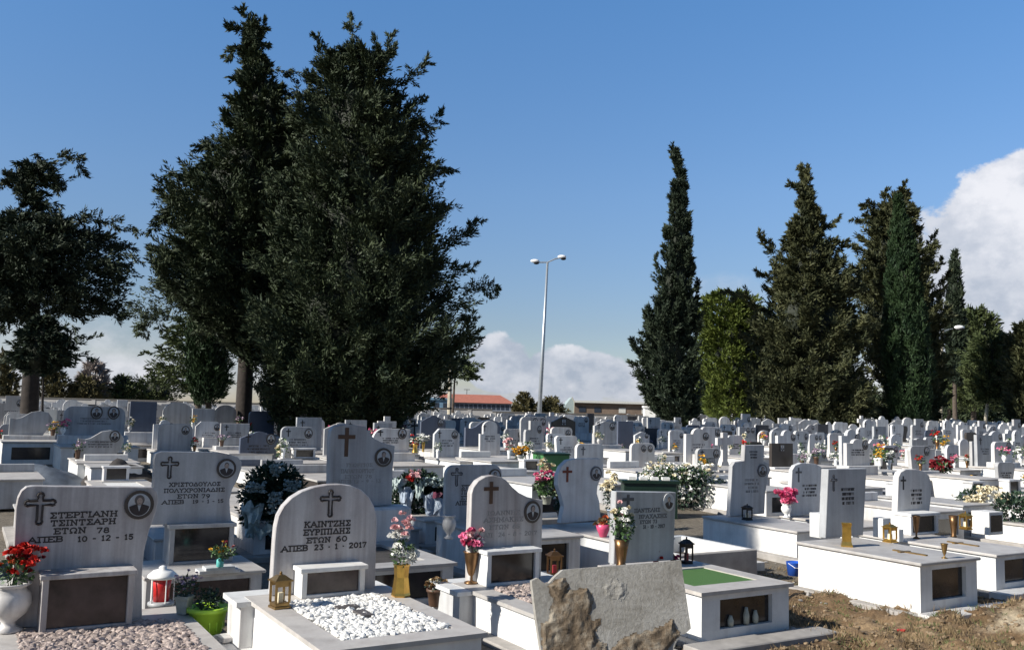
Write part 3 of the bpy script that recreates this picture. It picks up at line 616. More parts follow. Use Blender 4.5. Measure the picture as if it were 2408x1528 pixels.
# --- grave 12: pediment stone, centre
M, zb = solve(773, 927, 1000, .90, 1192)
g = G12 = Grave('tall bluish marble grave with curved pediment, brown cross and round portrait, centre', M, zb)
g.stone(OUT(g, [(772, 1196), (921, 1187), (924, 1100), (929, 1048), (915, 1045), (898, 1040), (882, 1032), (872, 1023), (870, 1012), (862, 1011), (861, 1003), (845, 1001), (830, 998), (815, 997), (800, 999), (785, 1003), (778, 1013), (775, 1030), (774, 1080)]), .10, 'marble_grey')
pc(g, 815, 1039, 40, 68, 'cross_brown', 'plain'); pp(g, 901, 1075, 20, 22)
text_part(g.st, TL(g, [('ΓΕΩΡΓΙΟΣ', 815, 876, 1093, 9), ('ΠΑΠΑΓΕΩΡΓΙΟΥ', 802, 880, 1107, 10), ('ΕΤΩΝ 78', 812, 874, 1120, 9), ('ΑΠΕΒ 12 - 9 - 13', 793, 895, 1131, 9)]), 0, 'letter_faded', .0)
zb = g.zb
MB().box(-.5, .68, -.18, .22, .45, zb).build('plinth', 'marble', g.e, bevel=.03)
L_ = g.top(905, 1352, .48); R_ = g.top(1075, 1322, .48)
g.tomb(R_[0]-1.15, R_[0]-.03, R_[1]+.03, .25, .48, opening=(R_[0]-.95, R_[0]-.25, R_[1]+.3, -.4), fz=(.25, .9), wall=.12)
MB().box(R_[0]-.94, R_[0]-.26, R_[1]+.31, -.41, .40, .45).build('soil_bed', 'soil_dark', g.e)
g12R = R_
# --- grave 13: narrow waisted stone upper left
M, zb = solve(362, 568, 1062, .95, 1230)
g = G13 = Grave('shaded marble grave with waisted sides, outlined cross and round portrait, left', M, zb)
g.stone(OUT(g, [(350, 1234), (545, 1228), (541, 1200), (540, 1175), (546, 1150), (560, 1125), (568, 1100), (568, 1085), (560, 1075), (540, 1068), (515, 1063), (380, 1061), (366, 1066), (362, 1080), (361, 1130), (356, 1180)]), .10, 'marble_grey')
pc(g, 399, 1099, 42, 50, 'letter', 'outline'); pp(g, 532, 1101, 23, 23)
text_part(g.st, TL(g, [('ΧΡΙΣΤΟΔΟΥΛΟΣ', 398, 518, 1138, 10), ('ΠΟΛΥΧΡΟΝΙΑΔΗΣ', 386, 528, 1152, 10), ('ΕΤΩΝ', 418, 466, 1166, 10), ('79', 474, 494, 1166, 10), ('ΑΠΕΒ', 381, 432, 1180, 10), ('19 - 1 - 15', 453, 525, 1178, 9)]), 0, 'letter', .01)
zb = g.zb
x0, _ = g.face(400, 1260, -.1); x1, _ = g.face(540, 1260, -.1)
zl = .42; R_ = g.top(625, 1338, zl)
g.niche(x0, x1+.05, -.10, .25, zl, zb, 'marble_grey', 'pane')
g.tomb(R_[0]-1.2, R_[0]-.03, R_[1]+.03, .3, zl, cap='marble_slab', mat='marble_grey', front='pane_brown', fz=(.3, .88), wall=.1)
MB().box(R_[0]-1.3, R_[0]+.15, R_[1]-.3, R_[1]-.02, -.05, .09).build('step', 'marble', g.e, bevel=.006)
g13R = R_
# --- grave 15: bluish arched stone between
M, zb = solve(1052, 1182, 1093, .90, 1222)
g = G15 = Grave('bluish shaded marble grave half hidden behind the peaked stone', M, zb)
g.stone([(x, z+g.zb) for x, z in outline('round', .9, g.h)], .09, 'marble_grey')
pc(g, 1074, 1121, 26, 42, 'letter_grey', 'outline'); pp(g, 1163, 1118, 14, 16)
text_part(g.st, TL(g, [('ΣΤΕΡΓΙΟΣ', 1085, 1150, 1144, 10), ('ΠΑΠΑΣ', 1085, 1140, 1156, 10), ('ΕΤΩΝ 60', 1085, 1145, 1169, 10), ('ΑΠΕΒ 2 - 5 - 14', 1072, 1165, 1181, 10)]), 0, 'letter', .0)
zl = .50; R_ = g.top(1345, 1345, zl)
g.tomb(-.45, .65, -1.7, .25, g.zb-.02, mat='marble', front='pane', fz=(.3, .9))
# --- empty concrete kerb, open bed
p = [at(*q, .45) for q in ((1600, 1300), (1812, 1292), (1812, 1262))]
o = Vector((p[0].x, p[0].y, gz(p[0].x, p[0].y)))
e = empty('grave_kerb', o, GR, 'unfinished open white grave kerb with green bowl on its rim, behind the turf grave', 'grave kerb')
w = (p[1]-p[0]).dot(UR); t = .10; l = 1.5
for nm, bx in (('kerb_front', (0, w, 0, t)), ('kerb_back', (0, w, l-t, l)), ('kerb_side', (0, t, t, l-t)), ('kerb_side', (w-t, w, t, l-t))):
    MB().box(bx[0], bx[1], bx[2], bx[3], 0, .42).build(nm, 'concrete' if nm == 'kerb_front' else 'marble_bright', e, bevel=.008)
MB().box(t, w-t, t, l-t, 0, .2).build('soil_bed', 'soil_dark', e)
kerb = (o, w)

# ================================================================== MID GRAVES (positions read from the photograph)
CR = {'A': (980, 940, 6.366), 'B': (1300, 980, 6.88), 'C': (1600, 1000, 6.02), 'D': (1950, 1020, 6.366), 'E': (2210, 1020, 6.366), 'L': (0, 960, 3.7625), 'M': (600, 960, 3.7625), 'Q': (1800, 960, 3.168)}
def cv(c, x, y): a = CR[c]; return (a[0]+x/a[2])/1.0631, (a[1]+y/a[2])/1.0631
placed = []
for q in (G1, G2, G3, G5, G6, G7, G8, G9, G11, G12, G13, G15): placed.append((q.O.x, q.O.y))
MID = [
 ('A', 5, 300, 680, 1190, .85, 'arch', 'marble', 'S', 'pale arched grave with a square photograph, left of the white stone cross'),
 ('M', 1255, 1600, 415, 640, .95, 'roundleft', 'marble', 'CPT', 'low white grave with rounded left corner and oval portrait, just right of the pediment stone'),
 ('A', 250, 475, 680, 1190, .62, 'cross', 'marble', 'X', 'white marble cross monument with a dark cross on it'),
 ('A', 680, 1085, 835, 1290, .80, 'octagon', 'marble', 'CPTs', 'white grave with cut corners, cross and round portrait, with white flowers at its left'),
 ('A', 470, 860, 622, 1150, .95, 'gable', 'granite_blue', 'P', 'blue grey grave with pale left edge behind the white cross monument'),
 ('A', 960, 1200, 668, 1150, .75, 'rect', 'granite_blue', '', 'tall narrow blue grey grave behind the cut corner stone'),
 ('A', 1250, 1605, 730, 1180, .85, 'notch', 'marble', 'Pn', 'white grave with notched right side and a shelf, below the red roofed building'),
 ('A', 1180, 1740, 690, 1120, 1.3, 'wave', 'granite_blue', '', 'wide dark blue grave with wavy top below the red roofed building'),
 ('A', 1735, 1910, 590, 900, .75, 'round', 'marble_grey', 'P', 'small dark faced grave standing before the far wall, left of the double stone'),
 ('A', 1800, 2110, 838, 1300, .80, 'round', 'marble_grey', 'PT', 'grey grave with pink flowers at its left edge, left of yellow chrysanthemums'),
 ('B', 20, 490, 425, 862, 1.15, 'notch', 'marble_grey', '2', 'large grey double grave with two portraits at the foot of the twin lamp post'),
 ('B', 545, 905, 605, 1070, .85, 'notch', 'marble', 'P', 'white grave with reddish oval portrait above the green wheelie bin'),
 ('B', 560, 960, 420, 900, 1.1, 'gable', 'granite_brown', 'S', 'wide brown grey grave with arched top and square photo, right of the lamp post'),
 ('B', 950, 1190, 420, 700, .75, 'round', 'marble', 'PT', 'small white grave with rows of lettering before the far wall'),
 ('B', 1160, 1275, 365, 850, .45, 'rect', 'granite_dark', '', 'tall narrow black granite pillar stone before the far wall'),
 ('B', 1285, 1670, 500, 900, .95, 'gable', 'marble_grey', 'PC', 'grey grave with small cross right of the black pillar stone'),
 ('B', 1270, 1570, 625, 1060, .80, 'gable', 'marble', 'Tn', 'white gabled grave right of the notched stone above the bin'),
 ('B', 1690, 1950, 500, 1040, .70, 'rect', 'granite_blue', '', 'tall dark blue grave left of the white columned doorway'),
 ('B', 1980, 2230, 680, 1000, .70, 'gable', 'marble', 'P', 'small white gabled grave with one round portrait behind the two portrait stone'),
 ('B', 1920, 2320, 880, 1330, .85, 'round', 'marble', '2b', 'white rounded grave with two round portraits side by side behind white flowers'),
 ('B', 2170, 2400, 620, 950, .80, 'rect', 'granite_dark', '', 'dark granite grave right of the small gabled stone'),
 ('C', 450, 670, 455, 820, .72, 'round', 'marble', 'PT', 'white grave with oval portrait left of the square photo stone'),
 ('C', 710, 870, 500, 790, .65, 'rect', 'marble_grey', '', 'grey grave with dark wreath leaning on it, left of the square photo stone'),
 ('C', 935, 1240, 405, 800, .85, 'notch', 'marble', 'SP', 'tall bluish white grave with square photograph on its upper right'),
 ('C', 865, 1220, 725, 1090, .80, 'notch', 'marble_grey', 'CPTT', 'grey notched grave with cross, portrait and two rows of bold lettering'),
 ('C', 1330, 1550, 530, 850, .72, 'notch', 'marble', 'T', 'white grave with bold lettering and flowers at its left, below the big dark trees'),
 ('C', 1500, 1745, 405, 660, .85, 'rect', 'marble_grey', '2', 'grey grave with two dark portraits behind the stepped head piece stone'),
 ('C', 1790, 1975, 455, 680, .72, 'arch', 'marble', 'PT', 'white arched grave with yellow flowers, left of the brown granite slab'),
 ('C', 1985, 2305, 650, 1000, .80, 'rect', 'granite_brown', 'S', 'polished brown granite grave on a pale pedestal'),
 ('C', 2165, 2400, 520, 860, .85, 'arch', 'marble', 'T', 'white grave with scrolled arch top behind the brown granite slab'),
 ('C', 2000, 2190, 405, 640, .75, 'gable', 'marble_grey', 'T', 'grey gabled grave in the far row above the brown granite slab'),
 ('D', 470, 680, 410, 720, .72, 'notch', 'marble', '2', 'white grave with two portraits and a pink flower, behind the arched cross stone'),
 ('D', 790, 1010, 400, 710, .72, 'notch', 'marble', 'PT', 'white notched grave with white flower on its face, behind the tall rectangular stone'),
 ('D', 1135, 1310, 390, 700, .70, 'round', 'marble', 'P', 'narrow white grave just behind the peaked stone'),
 ('D', 1060, 1430, 490, 910, .88, 'peak', 'marble', 'PT', 'white grave with pointed centre top and small portrait, behind the tall rectangular stone'),
 ('D', 1490, 1625, 420, 720, .62, 'rect', 'marble_grey', 'T', 'plain grey upright grave right of the peaked stone'),
 ('D', 1765, 1930, 415, 760, .60, 'arch', 'marble', '', 'greenish white round topped grave with weathered face'),
 ('D', 1665, 1890, 590, 910, .72, 'taper', 'marble', 'PT', 'white tapered grave in front of the greenish round top stone'),
 ('D', 470, 765, 690, 910, .85, 'arch', 'marble_grey', 'CP', 'low grey arched grave with small cross and portrait, behind the lettered bluish stone'),
 ('E', 420, 745, 600, 990, .80, 'taper', 'marble_grey', 'PT', 'grey grave with dark oval portrait, directly behind the right niche grave'),
 ('E', 445, 700, 475, 640, .75, 'peak', 'marble_grey', '', 'grey grave with tall spire top behind the dark oval portrait stone'),
 ('E', 1000, 1190, 580, 1010, .68, 'roundleft', 'marble', 'T', 'narrow white upright grave right of the red poinsettia'),
 ('E', 840, 980, 430, 800, .60, 'round', 'marble', '', 'slim white grave behind the red poinsettia'),
 ('E', 1205, 1355, 490, 760, .62, 'arch', 'marble', '', 'white arched grave with dark flower basket in front'),
 ('E', 1400, 1610, 530, 970, .75, 'rect', 'marble_grey', '', 'plain pale grey upright grave with white flowers before it, right side'),
 ('E', 1755, 2040, 535, 860, .85, 'round', 'marble', 'P', 'wide white grave with small dark oval, upper right side'),
 ('E', 1810, 2080, 860, 1490, .75, 'taper', 'marble_grey', 'T', 'tall grey grave near the right edge above the beige wreath'),
 ('E', 2160, 2330, 430, 830, .80, 'arch', 'marble', 'T', 'white arched grave cut by the right edge of the view'),
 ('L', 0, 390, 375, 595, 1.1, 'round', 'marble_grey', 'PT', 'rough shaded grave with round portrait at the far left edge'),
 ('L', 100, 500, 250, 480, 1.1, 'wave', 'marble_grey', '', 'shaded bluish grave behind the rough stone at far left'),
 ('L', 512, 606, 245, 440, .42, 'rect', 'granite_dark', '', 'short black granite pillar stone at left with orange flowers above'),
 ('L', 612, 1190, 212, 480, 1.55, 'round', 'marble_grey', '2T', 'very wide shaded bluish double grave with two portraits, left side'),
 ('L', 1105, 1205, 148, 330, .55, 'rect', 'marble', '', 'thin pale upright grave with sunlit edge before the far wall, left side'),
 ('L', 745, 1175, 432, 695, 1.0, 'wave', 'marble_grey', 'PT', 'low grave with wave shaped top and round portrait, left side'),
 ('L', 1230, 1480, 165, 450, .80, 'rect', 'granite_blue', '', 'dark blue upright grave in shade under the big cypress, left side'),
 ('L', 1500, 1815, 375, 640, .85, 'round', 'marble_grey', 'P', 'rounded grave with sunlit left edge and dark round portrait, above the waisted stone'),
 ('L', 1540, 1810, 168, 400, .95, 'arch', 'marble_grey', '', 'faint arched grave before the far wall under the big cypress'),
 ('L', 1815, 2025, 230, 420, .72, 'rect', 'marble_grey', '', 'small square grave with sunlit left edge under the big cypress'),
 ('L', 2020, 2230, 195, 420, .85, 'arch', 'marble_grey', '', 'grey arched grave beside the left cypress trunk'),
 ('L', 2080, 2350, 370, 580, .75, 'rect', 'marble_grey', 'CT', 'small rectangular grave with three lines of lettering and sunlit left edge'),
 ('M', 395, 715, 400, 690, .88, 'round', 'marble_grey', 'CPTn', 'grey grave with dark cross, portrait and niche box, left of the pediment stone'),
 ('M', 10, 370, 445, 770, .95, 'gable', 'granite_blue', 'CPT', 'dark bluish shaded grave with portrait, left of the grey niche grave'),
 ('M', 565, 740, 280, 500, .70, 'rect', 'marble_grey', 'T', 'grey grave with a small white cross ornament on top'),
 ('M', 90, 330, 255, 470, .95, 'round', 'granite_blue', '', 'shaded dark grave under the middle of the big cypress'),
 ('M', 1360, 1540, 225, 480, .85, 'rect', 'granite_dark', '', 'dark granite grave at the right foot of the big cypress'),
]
MIDZ = []; NPRE = len(placed)
for i, (c, xl, xr, yt, yb, w, shp, mat, opt, lab) in enumerate(MID):
    a = cv(c, xl, yt); b_ = cv(c, xr, yb)
    M, zb = solve(a[0], b_[0], a[1], w, b_[1])
    zb = max(zb, gz(M.x, M.y)+.22); 
    g = Grave(lab, M, zb); placed.append((M.x, M.y)); h = g.h; Z = g.zb; far = M.y > 22
    g.stone([(x, z+Z) for x, z in outline(shp, w, h)], .10, mat, .005)
    dark = mat.startswith('granite')
    if 'C' in opt: cross_part(g.st, -w*.30, Z+h*.80, w*.14, h*.26, 0, 'letter', 'plain')
    if 'X' in opt: cross_part(g.st, 0, Z+h*.68, w*.5, h*.5, 0, 'letter', 'plain')
    if 'P' in opt: portrait_part(g.st, w*.29, Z+h*.78, w*.12, w*.14, 0)
    if 'S' in opt: portrait_part(g.st, (w*.25 if 'P' in opt else -.02), Z+h*.80, w*.10, w*.12, 0, square=True)
    if '2' in opt: portrait_part(g.st, w*.02, Z+h*.80, w*.10, w*.12, 0); portrait_part(g.st, w*.30, Z+h*.80, w*.10, w*.12, 0)
    if 'T' in opt: dash_text(g.st, -.02, Z+h*.58, w*.62, 3+(opt.count('T') > 1), h*.055, 0, 'letter' if i % 3 else 'letter_grey', i)
    if 'n' in opt: g.niche(-w*.2, w*.42, -.26, 0, Z, Z+h*.32, 'marble', 'pane')
    if mat == 'granite_brown' and shp == 'rect':
        MB().box(-w*.5, w*.55, -.1, .25, 0, Z-.001).build('pedestal', 'concrete', g.e, bevel=.01)
    x0 = -w*.5-.12*(1+(i*7 % 5)/5); x1 = w*.5+.10
    zs = max(.2, min(Z, .62 if i % 2 else .5))
    MIDZ.append(Z if Z > zs+.03 else zs)
    if Z > zs+.03: MB().box(x0+.05, x1-.02, -.18, .2, zs-.02, Z).build('plinth', 'marble', g.e, bevel=.01)
    g.tomb(x0, x1, -1.55-.1*(i % 4), .25, zs, mat='marble_bright' if i % 4 else 'marble', step=not far, front='pane' if i % 2 else 'pane_brown')

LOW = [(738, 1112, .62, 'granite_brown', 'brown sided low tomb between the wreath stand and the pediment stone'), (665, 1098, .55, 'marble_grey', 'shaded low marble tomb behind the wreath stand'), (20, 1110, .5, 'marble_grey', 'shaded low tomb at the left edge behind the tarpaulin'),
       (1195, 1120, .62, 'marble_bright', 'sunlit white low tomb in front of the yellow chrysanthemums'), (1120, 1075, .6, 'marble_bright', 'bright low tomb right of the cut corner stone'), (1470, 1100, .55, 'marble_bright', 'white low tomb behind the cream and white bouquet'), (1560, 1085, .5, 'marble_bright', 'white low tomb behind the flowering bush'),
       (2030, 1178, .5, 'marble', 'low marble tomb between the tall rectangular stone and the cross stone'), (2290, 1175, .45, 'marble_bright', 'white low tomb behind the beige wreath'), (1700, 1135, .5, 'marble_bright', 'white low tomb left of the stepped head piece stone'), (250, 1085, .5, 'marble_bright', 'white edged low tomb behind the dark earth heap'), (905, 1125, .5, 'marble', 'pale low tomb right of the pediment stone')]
for i, (px, py, zt, mt, lab) in enumerate(LOW):
    p = at(px, py, zt); z0 = gz(p.x, p.y); p = at(px, py, zt+z0*.8); g = Grave(lab, p, z0+zt, cat='tomb', name='low_tomb'); zz_ = max(.3, p.z-g.g)
    g.tomb(-.5, .5, -1.7, .2, zz_, mat=mt, front='pane' if i % 2 else None, openfront=bool(i % 2), step=i % 3 == 0)
    MB().box(-.46, .46, .02, .14, zz_, zz_+.16).build('head_block', mt if mt != 'granite_brown' else 'marble_grey', g.e, bevel=.01)
    placed.append((g.O.x, g.O.y))
rl_ = random.Random(21); FILL = []
for j in range(-8, 3):
    for i in range(-14, 16):
        P = Vector((3, 24, 0)) + UR*(i*1.36+rl_.uniform(-.12, .12)) + UU*(j*2.3+rl_.uniform(-.25, .25))
        if P.y < 11.8 or P.y > 24 or abs(P.x) > P.y*.58 or (P.x > 1.6 and P.y < 14.5) or (P.x > 6.5 and P.y < 16) or (-.6 < P.x < 4.6 and 13 < P.y < 20.5): continue
        if any((P.x-a)**2+(P.y-b)**2 < 1.5 for a, b in placed): continue
        if any(abs((Vector((P.x-a, P.y-b, 0))).dot(UR)) < 1.0 and -2.1 < (Vector((P.x-a, P.y-b, 0))).dot(UU) < 2.1 for a, b in placed): continue
        FILL.append(P)
FILL.sort(key=lambda p: p.x/p.y)
for i, P in enumerate(FILL):
    placed.append((P.x, P.y)); h_ = rl_.uniform(.34, .55); z0 = gz(P.x, P.y)
    g = Grave('low %s tomb without a headstone in the middle ground, %s from the left' % (['white', 'pale', 'grey', 'whitish'][i % 4], ['first', 'second', 'third', 'fourth', 'fifth', 'sixth', 'seventh', 'eighth', 'ninth', 'tenth', 'eleventh', 'twelfth', 'thirteenth', 'fourteenth', 'fifteenth', 'sixteenth', 'seventeenth', 'eighteenth', 'nineteenth', 'twentieth'][min(19, i)]), Vector((P.x, P.y, z0+h_)), z0+h_, cat='tomb', name='low_tomb', group='low tombs in the middle ground')
    g.tomb(-.5, .5, -1.7, .2, h_, mat=['marble_bright', 'marble', 'marble_grey', 'marble'][i % 4], front='pane' if i % 2 else None, openfront=bool(i % 2), step=True, opening=(-.3, .3, -1.45, -.3) if i % 3 == 0 else None)
    if i % 3 == 0: MB().box(-.3, .3, -1.45, -.3, h_-.03, h_-.012).build('bed', ['soil_dark', 'pebble_white', 'green_turf'][i % 9//3], g.e)
    if i % 2: g.niche(-.25, .2, -.12, .12, h_, h_+.28, 'marble', 'pane')
# ================================================================== FAR GRAVES (one of each kind, then copies)
def copy_tree(o, parent=None):
    c = o.copy(); COL.objects.link(c); c.parent = parent
    for ch in o.children: copy_tree(ch, c)
    return c
KINDS = [('round', .80, .85, 'marble', 'P', 'round cornered white'), ('arch', .75, .95, 'marble', 'P', 'arch topped white'), ('notch', .85, .90, 'marble', 'PC', 'notched white'), ('octagon', .8, .8, 'marble', 'P', 'cut cornered white'),
         ('gable', .85, .85, 'marble_grey', 'P', 'gabled grey'), ('rect', .7, .95, 'marble_grey', 'C', 'plain square grey'), ('rect', .75, .8, 'granite_dark', '', 'dark granite square'), ('cross', .6, 1.0, 'marble', '', 'white cross shaped'), ('taper', .75, .85, 'marble_bright', 'C', 'tapered bright white'), ('peak', .8, 1.0, 'marble', 'P', 'peaked white'),
         ('wave', .95, .8, 'marble_grey', 'P', 'wave topped grey'), ('archnarrow', .75, 1.05, 'marble', 'C', 'shouldered white'), ('head', .8, 1.1, 'marble_grey', 'P', 'stepped grey'), ('round', 1.15, .75, 'granite_blue', 'P', 'wide blue grey'), ('notch', .7, .7, 'granite_brown', '', 'small brown granite')]
def far_kind(k):
    shp, w, h, mat, opt, nm = KINDS[k]
    e = empty('grave', (0, 0, 0), GR); Z = .5
    st = MB().prism([(x, z+Z) for x, z in outline(shp, w, h)], 0, .10).build('headstone', mat, e)
    if 'C' in opt: cross_part(st, -w*.28, Z+h*.8, .12, .22, 0)
    if 'P' in opt: portrait_part(st, w*.28, Z+h*.78, .09, .11, 0)
    if k not in (7, 6): dash_text(st, 0, Z+h*.55, w*.6, 3, .045, 0, 'letter_grey', k)
    MB().box(-w/2-.12, w/2+.12, -1.7, .2, 0, Z-.05).build('tomb_base', 'marble_bright', e)
    MB().box(-w/2-.15, w/2+.15, -1.73, .2, Z-.05, Z).build('tomb_slab', 'marble_slab', e)
    if k % 3 == 0:
        q = MB().box(-w*.25, w*.25, -.3, -.002, Z, Z+.3).build('lamp_niche', 'marble', e)
    return e
PROTO = [far_kind(k) for k in range(len(KINDS))]
TREES_XY = []
cand = []
rf = random.Random(5)
for j in range(-5, 50):
    if j % 7 == 5: continue
    for i in range(-60, 90):
        P = Vector((3, 24, 0)) + UR*(i*1.2+rf.uniform(-.12, .12)) + UU*(j*2.45+rf.uniform(-.2, .2))
        if P.y < 21.5 or P.y > 108: continue
        if abs(P.x) > P.y*.60+2: continue
        if P.x < 12+.0*P.y and P.y > 69: continue
        if rf.random() < .10: continue
        if P.x < -6 and P.y < 27: continue
        if any((P.x-a)**2+(P.y-b)**2 < 2.6 for a, b in placed): continue
        # keep clear line to the stones read from the photograph (they stand nearer)
        cand.append((P.length, P))
cand.sort(key=lambda t: t[0])
def describe(px):
    lm = [(0, 'behind the left dark tree'), (250, 'left of the big cypress'), (520, 'left below the big cypress'), (760, 'right below the big cypress'), (1000, 'below the red roofed building'), (1200, 'around the twin lamp post'), (1330, 'before the flat roofed building'), (1480, 'below the tall slim cypress'), (1650, 'below the yellow green tree'), (1790, 'below the big ragged cypress'), (2000, 'below the double topped cypress'), (2150, 'around the single arm lamp pole'), (2270, 'near the right edge')]
    s = lm[0][1]
    for a, t in lm:
        if px >= a: s = t
    return s
NIND = 222
recs = []
for n, (d, P) in enumerate(cand[:NIND]):
    k = rf.choice([0, 0, 1, 2, 2, 3, 4, 5, 5, 6, 7, 8, 9, 10, 11, 11, 12, 12, 13, 14])
    recs.append((k, P, rf.uniform(.75, 1.2), proj((P.x, P.y, gz(P.x, P.y)+1))[0]))
seen = {}; used = set()
ORD = ['first', 'second', 'third', 'fourth', 'fifth', 'sixth', 'seventh', 'eighth', 'ninth', 'tenth', 'eleventh', 'twelfth', 'thirteenth', 'fourteenth', 'fifteenth', 'sixteenth', 'seventeenth', 'eighteenth', 'nineteenth', 'twentieth']
groups = {}
for r_ in recs: groups.setdefault((r_[0], describe(r_[3])), []).append(r_)
for (k, place), lst in groups.items():
    lst.sort(key=lambda t: t[1].y)
    for q, (k_, P, s, px) in enumerate(lst):
        if k not in used: e = PROTO[k]; used.add(k)
        else: e = copy_tree(PROTO[k])
        e.location = (P.x, P.y, gz(P.x, P.y)-.02); e.scale = (s, 1, (.6+.4*s)*rf.uniform(.85, 1.12)); e.rotation_euler = (rf.uniform(-.02, .02), rf.uniform(-.02, .02), GR+rf.uniform(-.05, .05))
        if len(lst) == 1: lab = '%s grave %s' % (KINDS[k][5], place)
        else: lab = '%s nearest %s grave %s' % (ORD[q], KINDS[k][5], place)
        tag(e, lab, 'grave', 'graves in the far rows')
for k in range(len(KINDS)):
    if k not in used:
        for ch in list(PROTO[k].children_recursive): bpy.data.objects.remove(ch)
        bpy.data.objects.remove(PROTO[k])
# the rest, a mass of tiny stones
mb = MB()
for n, (d, P) in enumerate(cand[NIND:1900]):
    shp, w, h, mat, opt, nm = KINDS[rf.choice([0, 1, 2, 3, 4, 5, 6, 8, 9, 7])]
    mb.mi = {'marble': 0, 'marble_grey': 1, 'granite_dark': 2, 'marble_bright': 0}[mat]; s = rf.uniform(.9, 1.2)
    T = Matrix.Translation((P.x, P.y, gz(P.x, P.y))) @ Matrix.Rotation(GR+rf.uniform(-.05, .05), 4, 'Z') @ Matrix.Scale(s, 4)
    mb.prism([(x, z+.5) for x, z in outline(shp, w, h)], 0, .1, T); mb.mi = 3; mb.box(-w/2-.1, w/2+.1, -1.7, .2, 0, .5, T)
tag(mb.build('distant_graves', ['marble', 'marble_grey', 'granite_dark', 'marble_bright']), 'mass of tiny white graves in the farthest rows under the trees', 'graves', kind='stuff')

#SECTION2
# ================================================================== TREES
def sprigs(P, D, Lh, Wd):
    n = len(P); q = rng.normal(size=(n, 3)); s = np.cross(D, q); s /= np.linalg.norm(s, axis=1, keepdims=True)+1e-9
    A = P; B = P+D*(Lh*.45)[:, None]+s*Wd[:, None]; Cc = P+D*Lh[:, None]; E_ = P+D*(Lh*.45)[:, None]-s*Wd[:, None]
    return np.stack([A, B, Cc, E_], 1)
def norm(a): return a/(np.linalg.norm(a, axis=-1, keepdims=True)+1e-9)
def plumes(starts, dirs, lens, rads, k, leaf, droop=0.0):
    """leafy shoots: each start/dir/len/radius is filled with k sprigs"""
    n = len(starts); t = rng.uniform(0, 1, (n, k)); bend = droop*lens[:, None]*t*t
    c = starts[:, None, :]+dirs[:, None, :]*(lens[:, None]*t)[:, :, None]; c[:, :, 2] -= bend
    off = norm(rng.normal(size=(n, k, 3)))*(rads[:, None]*(1-.75*t)*rng.uniform(.2, 1, (n, k)))[:, :, None]
    d = norm(dirs[:, None, :]*1.0+off/(rads[:, None, None]+1e-6)*.7+rng.normal(size=(n, k, 3))*.35)
    P = (c+off).reshape(-1, 3); D = d.reshape(-1, 3); m = len(P)
    return sprigs(P, D, leaf*rng.uniform(.6, 1.6, m), leaf*rng.uniform(.10, .22, m))
